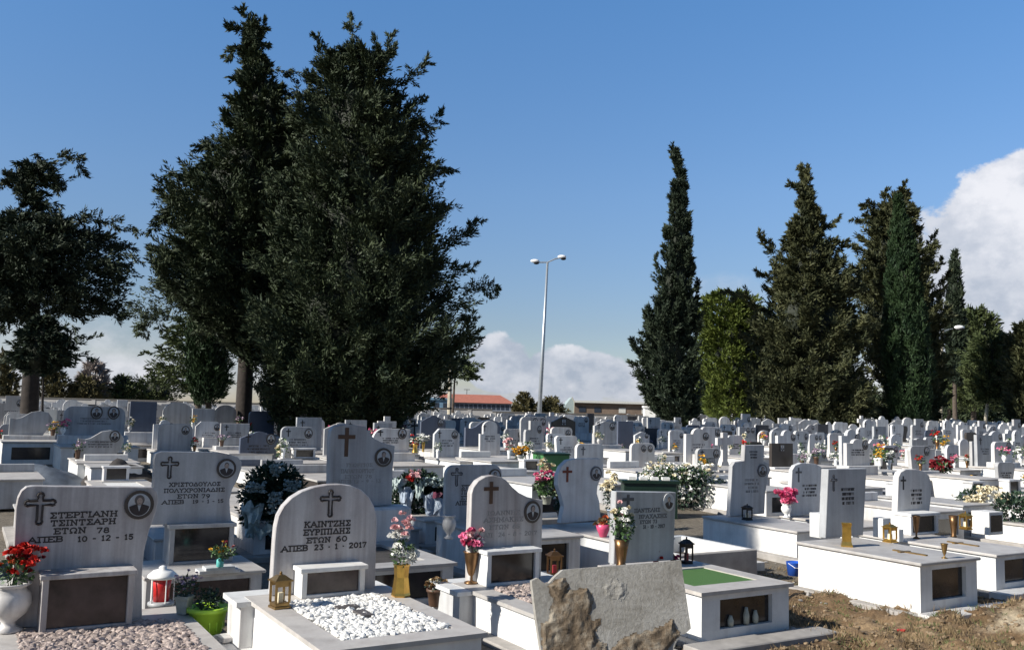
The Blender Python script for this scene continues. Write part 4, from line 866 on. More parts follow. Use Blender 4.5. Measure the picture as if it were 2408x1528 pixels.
def tree(label, cat, name, Y, base, prof, arms=(), mat='cypress', n=900, k=45, leaf=.24, up=1.0, out=.7, plen=(.8, 1.7), depth=.85, trunk=.28, trunkmat='bark', core='dark_core', droop=0, dcap=5.5, group=None, lumpy=.22, limbs=(), limbmin=.72):
    b = atY(base[0], base[1], Y); bx = b.x; z0 = gz(bx, Y)
    e = empty(name, (bx, Y, z0), 0, label, cat, group)
    pr = []
    for py, xl, xr in prof:
        a = atY(xl, py, Y); c = atY(xr, py, Y); pr.append(((a.z+c.z)/2-z0, a.x-bx, c.x-bx))
    pr.sort(); zz = np.array([p[0] for p in pr]); xl = np.array([p[1] for p in pr]); xr = np.array([p[2] for p in pr])
    seed = rng.uniform(0, 100)
    def samp(m, fz=None):
        zs = np.linspace(zz[0], zz[-1], 400); wd = np.interp(zs, zz, xr-xl)+.9; cdf = np.cumsum(wd); cdf /= cdf[-1]
        z = np.interp(rng.uniform(0, 1, m), cdf, zs); L = np.interp(z, zz, xl); Rr = np.interp(z, zz, xr); a = (Rr-L)/2; cx = (Rr+L)/2
        return z, cx, a, np.minimum(a*depth, dcap)
    def lump(cx, a, z, th):
        sc_ = 3.2/max(1.5, float((xr-xl).max())/2)
        v = np.array([noise.noise(Vector((math.cos(t)*2.0+seed, math.sin(t)*2.0, q*sc_*.9))) + .9*noise.noise(Vector((math.cos(t)*4.5+seed, math.sin(t)*4.5, q*sc_*2.2))) for t, q in zip(th, z)])
        return 1+lumpy*v-lumpy*.15
    m = n; z, cx, a, bd = samp(m); th = rng.uniform(0, 2*np.pi, m); kk = lump(cx, a, z, th)*rng.uniform(.55, 1.0, m)
    S = np.stack([cx+a*np.cos(th)*kk, bd*np.sin(th)*kk, z], 1)
    D = norm(np.stack([np.cos(th)*out, np.sin(th)*out, np.full(m, up)], 1)+rng.normal(size=(m, 3))*.28)
    Ls = rng.uniform(*plen, m)*np.clip(a/2.2, .45, 1.1); S = S-D*Ls[:, None]*.55
    if lumpy >= .4:
        S = np.stack([cx+(S[:, 0]-cx)*.78, S[:, 1]*.78, S[:, 2]], 1); keep = rng.uniform(0, 1, m) < .34
        Q = [plumes(S[keep], D[keep], Ls[keep]*.7, Ls[keep]*.26, k, leaf, droop)]
        nl = max(30, int(n/7)); z, cx, a, bd = samp(nl); th = rng.uniform(0, 2*np.pi, nl); kk = lump(cx, a, z, th)*rng.uniform(.92, 1.10, nl); kk = np.clip(kk, limbmin, 1.12)
        tip = np.stack([cx+a*np.cos(th)*kk, bd*np.sin(th)*kk, z], 1); ll = np.clip(a*.75, .7, 2.9)*rng.uniform(.7, 1.2, nl)
        ld = norm(np.stack([np.cos(th)*out*np.clip(a/2, .5, 1), np.sin(th)*out*np.clip(a/2, .5, 1), np.full(nl, up)], 1)+rng.normal(size=(nl, 3))*.2)
        js = 13; t = rng.uniform(.0, 1, (nl, js))**.8; c = tip[:, None, :]-ld[:, None, :]*(ll[:, None]*(1-t))[:, :, None]
        rl = (.20*ll[:, None]*(1.25-t))[:, :, None]; c = c+norm(rng.normal(size=(nl, js, 3)))*rl*rng.uniform(.2, 1, (nl, js, 1))
        dd = norm(ld[:, None, :]+rng.normal(size=(nl, js, 3))*.42); c = c.reshape(-1, 3); dd = dd.reshape(-1, 3); sl_ = np.repeat(np.clip(ll*.36, .35, 1.0), js)*rng.uniform(.7, 1.3, nl*js)
        Q.append(plumes(c-dd*sl_[:, None]*.5, dd, sl_, sl_*.26, max(14, int(k*.55)), leaf, droop))
    else: Q = [plumes(S, D, Ls, Ls*.30, k, leaf, droop)]
    # arms reaching out of the crown
    for A in arms:
        pts = [atY(x, y, Y) for x, y in A[:-1]]; pts = [np.array((p.x-bx, rng.uniform(-.4, .4), p.z-z0)) for p in pts]; r0 = A[-1]*Y/FPX
        for p0, p1 in zip(pts[:-1], pts[1:]):
            seg = p1-p0; l = np.linalg.norm(seg); cnt = max(8, int(l/.22*(1.3+r0*2.2))); t = np.linspace(0, 1, cnt); c = p0+seg*t[:, None]
            rr = r0*(1-.72*t) if p1 is pts[-1] else np.full(cnt, r0)
            c = c+rng.normal(size=c.shape)*rr[:, None]*.35
            dd = norm(seg[None, :]/l+rng.normal(size=(cnt, 3))*.45)
            Q.append(plumes(c, dd, np.maximum(rr*1.8, .3), np.maximum(rr*.8, .08), int(k*.75), leaf*.85, droop))
    Q = np.concatenate(Q)
    # thinning where the clump noise is low gives gaps near the rim
    link('crown', quads_mesh('crown', Q, mat), e)
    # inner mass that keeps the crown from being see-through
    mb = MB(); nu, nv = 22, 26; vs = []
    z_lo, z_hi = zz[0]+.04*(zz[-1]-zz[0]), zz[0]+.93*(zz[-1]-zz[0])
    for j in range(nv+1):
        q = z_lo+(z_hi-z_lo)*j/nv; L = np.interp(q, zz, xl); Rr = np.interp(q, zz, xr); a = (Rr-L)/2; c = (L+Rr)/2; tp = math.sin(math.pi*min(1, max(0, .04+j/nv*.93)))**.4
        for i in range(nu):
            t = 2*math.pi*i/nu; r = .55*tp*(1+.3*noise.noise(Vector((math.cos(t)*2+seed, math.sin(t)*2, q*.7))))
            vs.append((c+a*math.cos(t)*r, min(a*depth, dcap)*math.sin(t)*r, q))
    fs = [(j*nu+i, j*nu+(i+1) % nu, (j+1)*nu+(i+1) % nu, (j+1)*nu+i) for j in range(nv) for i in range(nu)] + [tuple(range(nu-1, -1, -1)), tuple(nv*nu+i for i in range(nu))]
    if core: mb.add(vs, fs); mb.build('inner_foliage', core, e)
    if trunk:
        tb = MB(); top = zz[0]+.55*(zz[-1]-zz[0]); cxm = float(np.interp(top, zz, (xl+xr)/2))
        tb.tube([(0, 0, -.3), (.02, 0, .3), (cxm*.15, .02, top*.3), (cxm*.5, 0, top*.6), (cxm, 0, top)], [trunk*1.45, trunk*1.1, trunk, trunk*.75, trunk*.3], 9)
        for lx, ly, lr in limbs:
            p = atY(lx, ly, Y); tb.tube([(cxm*.1, 0, (p.z-z0)*.55), ((p.x-bx)*.6, .1, (p.z-z0)*.8), (p.x-bx, .1, p.z-z0)], [lr, lr*.8, lr*.5], 6)
        tb.build('trunk', trunkmat, e, smooth=True)
    return e
tree('huge ragged cypress with a thin leaning spire and bushy left side, left of centre', 'tree', 'cypress_tree', 36, (570, 1000),
     [(45, 588, 606), (90, 572, 612), (150, 572, 632), (200, 552, 668), (260, 535, 700), (330, 512, 730), (400, 452, 750), (450, 405, 750), (500, 385, 750), (560, 400, 750), (620, 378, 750), (680, 372, 750), (730, 430, 740), (780, 500, 720), (835, 545, 700)],
     arms=[(605, 90, 590, 60, 572, 30, 9), (615, 105, 560, 66, 541, 70, 10), (608, 140, 560, 116, 535, 126, 9), (600, 80, 622, 62, 7), (610, 110, 622, 100, 7), (650, 175, 720, 180, 765, 200, 11), (650, 215, 700, 225, 12), (540, 330, 500, 330, 468, 348, 14), (500, 400, 450, 400, 422, 410, 14), (440, 470, 390, 480, 362, 505, 26), (400, 500, 360, 540, 18), (430, 620, 380, 620, 372, 650, 16), (470, 700, 380, 712, 290, 738, 34), (420, 740, 350, 750, 330, 785, 22), (500, 740, 460, 800, 30)] if False else
     [((605, 90), (590, 60), (572, 30), 9), ((615, 105), (560, 66), (541, 70), 10), ((608, 140), (560, 116), (535, 126), 9), ((600, 80), (622, 62), 7), ((610, 110), (622, 100), 7), ((650, 175), (720, 180), (765, 200), 11), ((650, 215), (700, 225), 12), ((540, 330), (500, 330), (468, 348), 14), ((500, 400), (450, 400), (422, 410), 14), ((450, 470), (400, 475), (362, 505), 24), ((400, 500), (360, 540), 18), ((430, 620), (380, 620), (372, 650), 16), ((480, 700), (380, 712), (290, 738), 32), ((420, 740), (350, 750), (330, 785), 20), ((600, 780), (640, 860), 30), ((500, 740), (470, 790), 26)],
     n=2500, k=64, leaf=.18, trunk=.30, trunkmat='bark_dark', up=.5, out=.95, plen=(1.0, 2.6), lumpy=.5, limbmin=.82)
tree('huge ragged cypress with several tops and long arms on its right side, left of centre', 'tree', 'cypress_tree', 34, (782, 1010),
     [(110, 800, 915), (150, 755, 930), (190, 720, 935), (240, 705, 950), (300, 690, 1010), (400, 665, 1035), (500, 645, 1030), (600, 630, 1070), (700, 610, 1085), (800, 590, 1095), (850, 590, 1065), (900, 600, 1030), (950, 640, 985), (990, 740, 890)],
     arms=[((790, 150), (750, 125), (744, 82), 14), ((835, 130), (832, 80), (822, 40), 12), ((880, 140), (880, 88), 10), ((905, 160), (918, 120), (916, 80), 13), ((900, 220), (960, 195), (1008, 150), 17), ((900, 290), (960, 270), (988, 235), 17), ((960, 300), (1010, 310), (1038, 266), 16), ((1020, 400), (1058, 395), 16), ((1010, 480), (1040, 490), 18), ((1040, 570), (1090, 555), (1122, 525), 18), ((1060, 640), (1108, 630), 12), ((1060, 700), (1120, 675), (1168, 682), 22), ((1070, 750), (1108, 745), 14), ((1070, 800), (1118, 795), 15), ((1060, 860), (1085, 850), 14), ((700, 700), (660, 720), 22), ((620, 860), (610, 930), 26), ((640, 920), (660, 965), 20), ((900, 960), (850, 1000), 22), ((760, 650), (900, 655), 16)],
     n=3600, k=64, leaf=.17, trunk=.24, trunkmat='bark_dark', up=.55, out=.9, plen=(1.0, 2.8), lumpy=.5, limbmin=.86)
tree('dark spreading conifer with open layered crown and bare trunk at the left edge', 'tree', 'conifer_tree', 30, (66, 1000),
     [(385, 50, 120), (420, 15, 125), (455, 35, 115), (490, 15, 105), (515, -40, 160), (540, -90, 270), (580, -130, 290), (640, -130, 285), (690, -130, 265), (725, -60, 250), (755, -10, 90)],
     arms=[((20, 560), (120, 552), (250, 560), 17), ((-60, 640), (100, 630), (290, 640), 20), ((-80, 710), (90, 700), (270, 712), 20), ((90, 400), (140, 380), (184, 372), (180, 400), 13), ((110, 420), (140, 425), (145, 448), 9), ((40, 400), (0, 420), 10), ((20, 440), (-10, 435), 8), ((200, 520), (260, 520), (335, 552), 14), ((240, 580), (318, 604), 12), ((220, 640), (276, 650), (278, 690), 14), ((200, 700), (280, 745), 15), ((180, 530), (200, 510), (225, 520), 12), ((0, 740), (10, 790), 12), ((60, 740), (100, 760), 14)],
     mat='cypress_cool', n=1150, k=48, leaf=.15, trunk=.27, trunkmat='bark_dark', up=.08, out=1.0, plen=(.6, 1.2), depth=.6, core=None, lumpy=.9, limbmin=.35)
tree('small dark spiky conifer in front of the left trunk', 'tree', 'small_conifer', 27, (100, 990), [(745, 90, 105), (780, 60, 140), (810, 40, 170), (840, 30, 170), (875, 50, 120)],
     arms=[((120, 800), (175, 790), 6), ((120, 820), (215, 795), 6), ((130, 840), (200, 835), 6), ((80, 850), (5, 848), 6), ((120, 770), (170, 765), 5)], mat='cypress_cool', n=260, k=34, leaf=.14, up=.1, out=1.0, plen=(.5, 1.0), trunk=.04, trunkmat='bark_dark')
tree('green layered pine behind the left cypress, sunlit lower boughs', 'tree', 'pine_tree', 46, (470, 985), [(745, 420, 500), (790, 395, 520), (830, 370, 530), (880, 365, 540), (930, 440, 540)],
     arms=[((430, 790), (385, 775), 7), ((400, 830), (350, 830), 8), ((400, 860), (362, 868), 8), ((420, 895), (370, 900), 8)], mat='pine', n=300, k=30, leaf=.22, up=.1, out=1, plen=(.8, 1.5), trunk=.15, core=None)
tree('narrow very dark columnar cypress standing left of the bare trunk', 'tree', 'columnar_cypress', 41, (490, 1010), [(700, 470, 500), (740, 450, 530), (800, 440, 535), (880, 440, 532), (945, 455, 515)], mat='cypress_green', n=420, k=36, leaf=.2, up=1.3, out=.4, trunk=.14)
tree('small bare branched pine beside the wooden pole, right of the big cypress', 'tree', 'small_pine', 60, (1062, 1010), [(845, 1050, 1080), (870, 1020, 1125), (890, 1025, 1115)], arms=[((1080, 850), (1105, 838), 5), ((1080, 860), (1130, 856), 6), ((1080, 880), (1120, 885), 6), ((1040, 900), (1015, 905), 5)], mat='pine', n=110, k=26, leaf=.26, up=.1, out=1, plen=(.6, 1.4), trunk=.1, core=None)
tree('tall slim cypress with a bent tip standing alone, right of the lamp post', 'tree', 'columnar_cypress', 60, (1585, 1035),
     [(352, 1581, 1588), (400, 1590, 1608), (450, 1580, 1616), (500, 1574, 1622), (560, 1562, 1628), (620, 1552, 1634), (700, 1530, 1640), (760, 1512, 1642), (820, 1500, 1644), (880, 1500, 1648), (940, 1518, 1650), (985, 1555, 1640)],
     arms=[((1600, 400), (1590, 372), (1581, 350), 7), ((1548, 660), (1543, 605), 8), ((1500, 820), (1487, 800), 9), ((1505, 870), (1483, 855), 9)], mat='cypress_cool', n=1700, k=46, leaf=.24, up=.9, out=.7, trunk=.2, lumpy=.4)
tree('rounded yellow green broadleaf tree between two cypresses', 'tree', 'broadleaf_tree', 74, (1730, 1035), [(686, 1680, 1745), (705, 1652, 1780), (760, 1638, 1815), (850, 1635, 1825), (920, 1640, 1825), (985, 1665, 1810)], mat='broadleaf', n=1100, k=46, leaf=.30, up=.5, out=.8, plen=(.7, 1.3), trunk=.25, trunkmat='bark', lumpy=.3)
tree('big ragged cypress with crooked tip and a long left arm, right half', 'tree', 'cypress_tree', 62, (1905, 1035),
     [(400, 1888, 1898), (440, 1884, 1906), (480, 1876, 1912), (520, 1866, 1935), (560, 1850, 1955), (600, 1842, 1975), (650, 1820, 2000), (700, 1800, 2020), (760, 1775, 2035), (830, 1760, 2040), (900, 1755, 2045), (950, 1775, 2030), (990, 1820, 2000)],
     arms=[((1895, 430), (1898, 400), (1886, 390), 6), ((1895, 470), (1880, 445), (1858, 436), 7), ((1850, 630), (1820, 590), (1786, 552), 11), ((1820, 660), (1780, 640), 9), ((1790, 740), (1750, 700), (1712, 686), 11), ((1935, 540), (1965, 518), 9), ((1960, 600), (1985, 570), 9), ((1990, 700), (2015, 650), 9), ((2000, 800), (2045, 770), 12), ((1770, 800), (1740, 790), 12)],
     mat='cypress_right', n=2300, k=56, leaf=.27, up=.6, out=.85, plen=(1.0, 2.6), trunk=.3, lumpy=.5)
tree('broad double topped cypress against the white cloud, right side', 'tree', 'cypress_tree', 68, (2120, 1030),
     [(450, 2100, 2135), (475, 2065, 2148), (510, 2045, 2165), (560, 2025, 2180), (620, 2010, 2190), (680, 2010, 2200), (760, 2020, 2215), (850, 2040, 2225), (930, 2055, 2215), (990, 2075, 2190)],
     arms=[((2125, 470), (2124, 436), 9), ((2060, 490), (2040, 480), (2028, 488), 9), ((2040, 530), (2012, 515), 9), ((2180, 650), (2190, 600), (2202, 550), 9), ((2195, 640), (2215, 615), 6), ((2195, 720), (2215, 680), (2226, 645), 10), ((2020, 590), (2003, 575), 9), ((2080, 470), (2082, 450), 8)],
     mat='cypress_right', n=1900, k=52, leaf=.28, up=.7, out=.8, plen=(1.0, 2.6), trunk=.3, lumpy=.5)
tree('smooth dark green columnar cypress in front of the broad double topped one', 'tree', 'columnar_cypress', 62, (2135, 1030), [(465, 2106, 2116), (520, 2097, 2138), (620, 2088, 2160), (760, 2078, 2180), (880, 2078, 2195), (985, 2095, 2180)], mat='cypress_green', n=1500, k=46, leaf=.22, up=1.6, out=.2, plen=(.6, 1.3), trunk=.25, lumpy=.08)
tree('thin distant cypress spire in front of the cloud', 'tree', 'columnar_cypress', 84, (2246, 1020), [(596, 2243, 2248), (650, 2234, 2257), (720, 2228, 2264), (780, 2226, 2268), (900, 2225, 2270)], mat='cypress_cool', n=380, k=30, leaf=.34, up=1.3, out=.4, trunk=.2)
tree('dark rounded tree behind the single arm lamp pole', 'tree', 'round_tree', 90, (2290, 1020), [(728, 2262, 2312), (760, 2245, 2335), (810, 2235, 2350), (880, 2232, 2360), (960, 2240, 2360)], mat='pine', n=600, k=32, leaf=.4, up=.5, out=.8, trunk=.25, lumpy=.3)
tree('olive green rounded tree with a pale forked trunk near the right edge', 'tree', 'round_tree', 76, (2316, 1025), [(790, 2300, 2360), (820, 2280, 2385), (870, 2268, 2400), (920, 2285, 2395), (945, 2300, 2380)], mat='pine', n=520, k=32, leaf=.34, up=.4, out=.8, trunk=.14, trunkmat='pole_wood', lumpy=.3)
tree('bushy green tree cut off by the right edge', 'tree', 'round_tree', 70, (2400, 1030), [(765, 2392, 2425), (800, 2380, 2460), (860, 2370, 2490), (930, 2375, 2490), (985, 2365, 2480)], mat='cypress_right', n=600, k=34, leaf=.32, up=.6, out=.7, trunk=.2, lumpy=.3)
tree('low dark tree filling the gap at the foot of the right trees', 'tree', 'round_tree', 95, (2230, 1015), [(820, 2180, 2290), (880, 2150, 2330), (960, 2150, 2340)], mat='cypress_cool', n=420, k=32, leaf=.45, up=.6, out=.7, trunk=.2)
# trees standing left of the view, their shade falls across the front graves
def shade_tree(x, y, h, r, lab):
    e = empty('cypress_tree', (x, y, 0), 0, lab, 'tree'); m = 900
    z = rng.uniform(.06, 1, m)*h; a = r*np.clip(np.sin(np.pi*np.clip(z/h*.9+.08, 0, 1)), .12, 1)**.7; th = rng.uniform(0, 6.28, m)
    S = np.stack([a*np.cos(th)*.7, a*np.sin(th)*.7, z-.5], 1); D = norm(np.stack([np.cos(th)*.4, np.sin(th)*.4, np.ones(m)], 1))
    link('crown', quads_mesh('crown', plumes(S, D, rng.uniform(.8, 1.5, m), np.full(m, .4), 36, .3), 'cypress'), e)
    MB().tube([(0, 0, -.2), (0, 0, h*.5), (0, 0, h*.85)], [.25, .2, .05], 8).build('trunk', 'bark', e)
shade_tree(-19, 4.5, 15.2, 1.75, 'tall cypress outside the view to the left')
shade_tree(-31, 14.5, 17, 2.4, 'second tall cypress outside the view to the left')
# dark belt of trees closing the view behind the right half
m_ = 5200; xx = rng.uniform(24, 125, m_); hh_ = 4.8+1.6*np.sin(xx*.21)+1.2*np.sin(xx*.53+1); zz_ = rng.uniform(0, 1, m_)*hh_+.2
link_o = link('tree_belt', quads_mesh('tree_belt', plumes(np.stack([xx, 122+rng.uniform(-2, 2, m_)-xx*.05, zz_], 1), norm(rng.normal(size=(m_, 3))+np.array([0, 0, .6])), rng.uniform(.9, 1.8, m_), np.full(m_, .6), 24, .55), 'cypress'))
tag(link_o, 'dark far belt of trees behind the right half of the cemetery', 'trees', kind='stuff')
# far shrubs beyond the wall
for i, (x0, x1, y0, y1, mat, lab) in enumerate([(-20, 45, 825, 935, 'shrub', 'olive brown tree beyond the wall at the left edge'), (90, 165, 865, 940, 'shrub', 'brownish shrub beyond the wall right of the left trunk'), (160, 245, 885, 940, 'shrub', 'low brown shrub beyond the wall below the pale bare tree'), (185, 255, 852, 935, 'bare_tree', 'pale leafless tree beyond the wall at left'),
        (250, 330, 885, 945, 'pine', 'low green bush beyond the wall'), (310, 420, 878, 948, 'pine', 'wide green bush beyond the wall left of the layered pine'), (1205, 1262, 925, 975, 'shrub', 'brown green shrub beyond the wall left of the twin lamp post'), (1262, 1330, 938, 978, 'shrub', 'yellowish shrub beyond the wall right of the twin lamp post')]):
    Y = 84+i*1.3; mid = (x0+x1)/2
    tree(lab, 'shrub', 'far_shrub', Y, (mid, 1000), [(y0, mid-6, mid+6), (y0+(y1-y0)*.3, x0+12, x1-12), (y0+(y1-y0)*.7, x0, x1), (y1+6, x0+5, x1-5)], mat=mat, n=170 if mat != 'bare_tree' else 130, k=26, leaf=.30 if mat != 'bare_tree' else .55, up=.5, out=.8, plen=(.7, 1.5), trunk=.12, core=None if mat in ('bare_tree',) else 'dark_core', lumpy=.35)

# ================================================================== WALL, BUILDINGS, POLES
WY = 73.0
def wall_seg(x0, x1, ztop, lab):
    a = atY(x0, 960, WY).x; b = atY(x1, 960, WY).x; e = empty('boundary_wall', (a, WY, 0), 0, lab, 'wall')
    MB().box(0, b-a, 0, .25, -.2, ztop-.1).build('wall_panel', 'wall_concrete', e); MB().box(-.0, b-a, -.05, .30, ztop-.1, ztop).build('coping', 'coping', e)
    m = MB(); k = 0
    while k*6 < b-a-.3: MB().box(k*6, k*6+.3, -.04, -.001, -.2, ztop-.101).build('pier', 'wall_concrete', e); k += 1
wall_seg(-140, 1158, 2.18, 'long grey concrete boundary wall running behind the left graves'); wall_seg(1158.5, 1548, 2.02, 'lower grey concrete boundary wall behind the lamp post')
def P_(px, py, Y): p = atY(px, py, Y); return p.x, p.z
# red roofed building
Y = 205; x0, zt = P_(1035, 921, Y); x1, zr = P_(1203, 931, Y); _, ze = P_(1120, 944, Y); ze = P_(1200, 949, Y)[1]; z2 = ze+1.9
e = empty('school_building', (x0, Y, 0), 0, 'long low building with red tiled roof and dark window band beyond the wall', 'building'); w = x1-x0
MB().box(0, w, 0, 9, 0, ze).build('wall', 'facade', e)
r_ = MB(); r_.add([(-.6, -.7, ze), (w+.9, -.7, ze), (w+.9, 9.7, ze), (-.6, 9.7, ze), (-.2, 4.5, z2), (w-2.6, 4.5, z2)], [(0, 1, 5, 4), (1, 2, 5), (2, 3, 4, 5), (3, 0, 4), (3, 2, 1, 0)]); r_.build('roof', 'roof_tile', e)
nw = 15
for i in range(nw):
    xa = .5+i*(w-.8)/nw; wf = MB(); wf.box(xa, xa+(w/nw)*.72, -.06, -.001, ze-1.45, ze-.35); f = wf.build('window', 'window_dark', e)
for i in range(5): xa = .3+i*w/5; MB().box(xa, xa+w/5*.6, -.09, -.002, ze-2.5, ze-1.8).build('wall_panel', 'facade_white' if i % 2 else 'roof_light', e)
an = MB(); an.tube([(w*.36, 4.5, z2-.2), (w*.36, 4.5, z2+1.2)], .07, 5); an.tube([(w*.36-.7, 4.5, z2+1.1), (w*.36+.7, 4.5, z2+1.1)], .06, 5); an.build('antenna', 'black_metal', e)
# bluish house left of it
Y = 150; x0, zt = P_(990, 934, Y); x1, _ = P_(1058, 934, Y); e = empty('blue_house', (x0, Y, 0), 0, 'small bluish house half hidden by the big cypress, left of the red roof', 'building'); w = x1-x0
MB().box(0, w, 0, 6, 0, zt-.35).build('wall', 'facade_blue', e); MB().box(-.3, w+.3, -.3, 6.3, zt-.35, zt).build('roof', 'facade_blue', e)
for i in range(3): MB().box(.5+i*w/3, .5+i*w/3+.9, -.05, -.002, zt-1.7, zt-.8).build('window', 'window_dark' if i else 'roof_light', e)
# flat roofed brown building
Y = 108; x0, zt = P_(1346, 941, Y); x1, _ = P_(1545, 948, Y); e = empty('flat_building', (x0, Y, 0), 0, 'flat roofed brown building with pale roof edge beyond the wall', 'building'); w = x1-x0
MB().box(0, w, 0, 8, 0, zt-.25).build('wall', 'facade_brown', e); MB().box(-.3, w+.5, -.5, 8.4, zt-.25, zt).build('roof', 'roof_light', e)
for i, xa in enumerate((.8, 2.6, w*.55, w*.82)): MB().box(xa, xa+.8, -.05, -.002, zt-1.35, zt-.75).build('window', 'window_dark' if i < 2 else 'roof_light', e)
# white plastic tunnel / greenhouse end
Y = 96; x0, zt = P_(1325, 933, Y); x1, zb = P_(1350, 967, Y); e = empty('greenhouse', (x0, Y, 0), 0, 'pale translucent plastic greenhouse gable left of the flat roofed building', 'greenhouse'); w = x1-x0
MB().prism([(0, 0), (w, 0), (w, zt-.5), (w*.8, zt), (w*.55, zt-.3), (0, zt-1.2)], 0, 5).build('cover', 'petal_sheer', e); MB().tube([(w, -.04, 0), (w, -.04, zt-.5), (w*.8, -.04, zt)], .04, 5).build('frame', 'pole_wood', e)
# white gate pillar
Y = 71; x0, zt = P_(1516, 954, Y); x1, _ = P_(1541, 954, Y); e = empty('gate_pillar', (x0, Y, 0), 0, 'sunlit white gate pillar at the end of the wall, left of the slim cypress', 'gate pillar'); w = x1-x0
MB().box(0, w, 0, .8, 0, zt-.15).build('shaft', 'facade_white', e); MB().box(-.08, w+.08, -.08, .88, zt-.15, zt).build('cap', 'facade_white', e)
# twin lamp post
Y = 49; a = atY(1264, 1056, Y); b_ = atY(1287.5, 617, Y); z0 = gz(a.x, Y)
e = empty('twin_lamp_post', (a.x, Y, z0), 0, 'tall slim steel lamp post with two heads, slightly leaning, centre', 'lamp post'); q = lambda px, py, yy=0: (atY(px, py, Y).x-a.x, yy, atY(px, py, Y).z-z0)
tp = q(1287.5, 617); MB().tube([(0, 0, -.1), (tp[0]*.5, 0, tp[2]*.5), tp], [.13, .095, .06], 12).build('pole', 'steel', e, smooth=True)
MB().tube([tp, q(1275, 617), q(1268, 617)], .04, 8).build('arm', 'steel', e); MB().tube([tp, q(1305, 609), q(1318, 606)], .04, 8).build('arm', 'steel', e)
def lamp_head(par, p0, p1, r, name='lamp_head', drum=True):
    m = MB(); p0 = Vector(p0); p1 = Vector(p1); c = (p0+p1)/2; l = (p1-p0).length/2
    m.mi = 0; m.blob(c+Vector((0, 0, .05)), l, 2, (1, .5, .42), 0); m.mi = 1; m.blob(c-Vector((-l*.3, 0, .05)), l*.8, 2, (.8, .5, .45), 0)
    m.build(name, ['lamp_white', 'black_metal'], par, smooth=True)
lamp_head(e, q(1247, 616), q(1269, 616), .2); lamp_head(e, q(1311, 608), q(1332, 604), .2)
# right single lamp
Y = 80; a = atY(2211, 1030, Y); z0 = gz(a.x, Y); e = empty('street_lamp', (a.x, Y, z0), 0, 'pale wooden pole with a single arm lamp in front of the right trees', 'street lamp'); q = lambda px, py: (atY(px, py, Y).x-a.x, 0, atY(px, py, Y).z-z0)
MB().tube([(0, 0, -.1), q(2214, 850), q(2217, 776)], [.17, .13, .11], 8).build('pole', 'pole_wood', e); MB().tube([q(2217, 778), q(2240, 773)], .05, 6).build('arm', 'steel', e); lamp_head(e, q(2244, 773), q(2268, 769), .2)
# pole next to the big cypress
Y = 56; a = atY(1055, 1040, Y); z0 = gz(a.x, Y); e = empty('utility_pole', (a.x, Y, z0), 0, 'old wooden utility pole with banded shaft right of the big cypress', 'utility pole'); q = lambda px, py: (atY(px, py, Y).x-a.x, 0, atY(px, py, Y).z-z0)
MB().tube([(0, 0, -.1), q(1058, 905), q(1060, 822)], [.15, .12, .1], 8).build('shaft', 'pole_wood', e); MB().tube([q(1060, 826), q(1048, 818)], .04, 6).build('arm', 'steel', e); lamp_head(e, q(1030, 818), q(1056, 814), .2)
for zz_ in (915, 958, 975): MB().tube([q(1057, zz_), q(1057, zz_+4)], .16, 8).build('band', 'black_metal', e)

# ================================================================== THINGS ON AND AROUND THE GRAVES
def S(p): return (p-CAM).dot(FW)/FPX       # metres per layout pixel at p
def gzw(g, z=None): return g.g+(g.zb if z is None else z)
def blooms(parent, cs, r, col, name='bloom', n=12, sub=None):
    """one mesh per flower head"""
    for c in cs:
        m = n; d = norm(rng.normal(size=(m, 3))); d[:, 2] = np.abs(d[:, 2])*.8+.1; d[:, 1] -= .2; d = norm(d)
        P = np.tile(np.array(c), (m, 1)); s = norm(np.cross(d, rng.normal(size=(m, 3)))); L = r*rng.uniform(.8, 1.25, m)[:, None]; Wd = r*rng.uniform(.38, .55, m)[:, None]
        bend = np.array([0, 0, -.25])*L
        Q = np.stack([P, P+d*L*.6+s*Wd, P+d*L+bend, P+d*L*.6-s*Wd], 1)
        link(name, quads_mesh(name, Q, col), parent)
def leaves(parent, c, r, n, mat='leaf', size=.05, sc=(1, 1, 1), name='leaves', upb=.3):
    d = norm(rng.normal(size=(n, 3))+np.array([0, 0, upb])); P = np.array(c)+d*(rng.uniform(.15, 1, (n, 1))**.6)*r*np.array(sc); D = norm(d+rng.normal(size=(n, 3))*.6)
    return link(name, quads_mesh(name, sprigs(P, D, size*rng.uniform(.7, 1.4, n), size*rng.uniform(.2, .4, n)), mat), parent)
def stems(parent, tips, z0, r=.003, mat='leaf_dark'):
    m = MB()
    for t in tips: m.tube([(0, 0, z0), (t[0]*.4, t[1]*.4, (z0+t[2])*.5), t], r, 4)
    return m.build('stems', mat, parent)
VPROF = {'urn': [(.28, 0), (.32, .04), (.16, .12), (.14, .2), (.36, .38), (.46, .58), (.42, .78), (.30, .9), (.42, .97), (.44, 1), (.36, 1), (.25, .9)],
         'hexa': [(.46, 0), (.50, .05), (.46, .12), (.36, .6), (.40, .94), (.46, 1), (.38, 1), (.3, .9)],
         'chalice': [(.34, 0), (.34, .05), (.10, .10), (.09, .22), (.20, .35), (.30, .65), (.38, .95), (.46, 1), (.38, 1), (.26, .8)],
         'cone': [(.28, 0), (.30, .04), (.22, .10), (.34, .6), (.46, 1), (.40, 1), (.3, .7)],
         'square': [(.50, 0), (.50, .06), (.40, .22), (.38, .85), (.46, 1), (.40, 1), (.3, .8)],
         'pot': [(.33, 0), (.36, .05), (.46, .82), (.52, .84), (.52, 1), (.45, 1), (.40, .8)],
         'bowl': [(.20, 0), (.24, .06), (.42, .6), (.5, 1), (.44, 1), (.3, .5)], 'jar': [(.4, 0), (.46, .08), (.46, .8), (.34, .95), (.34, 1), (.25, 1)]}
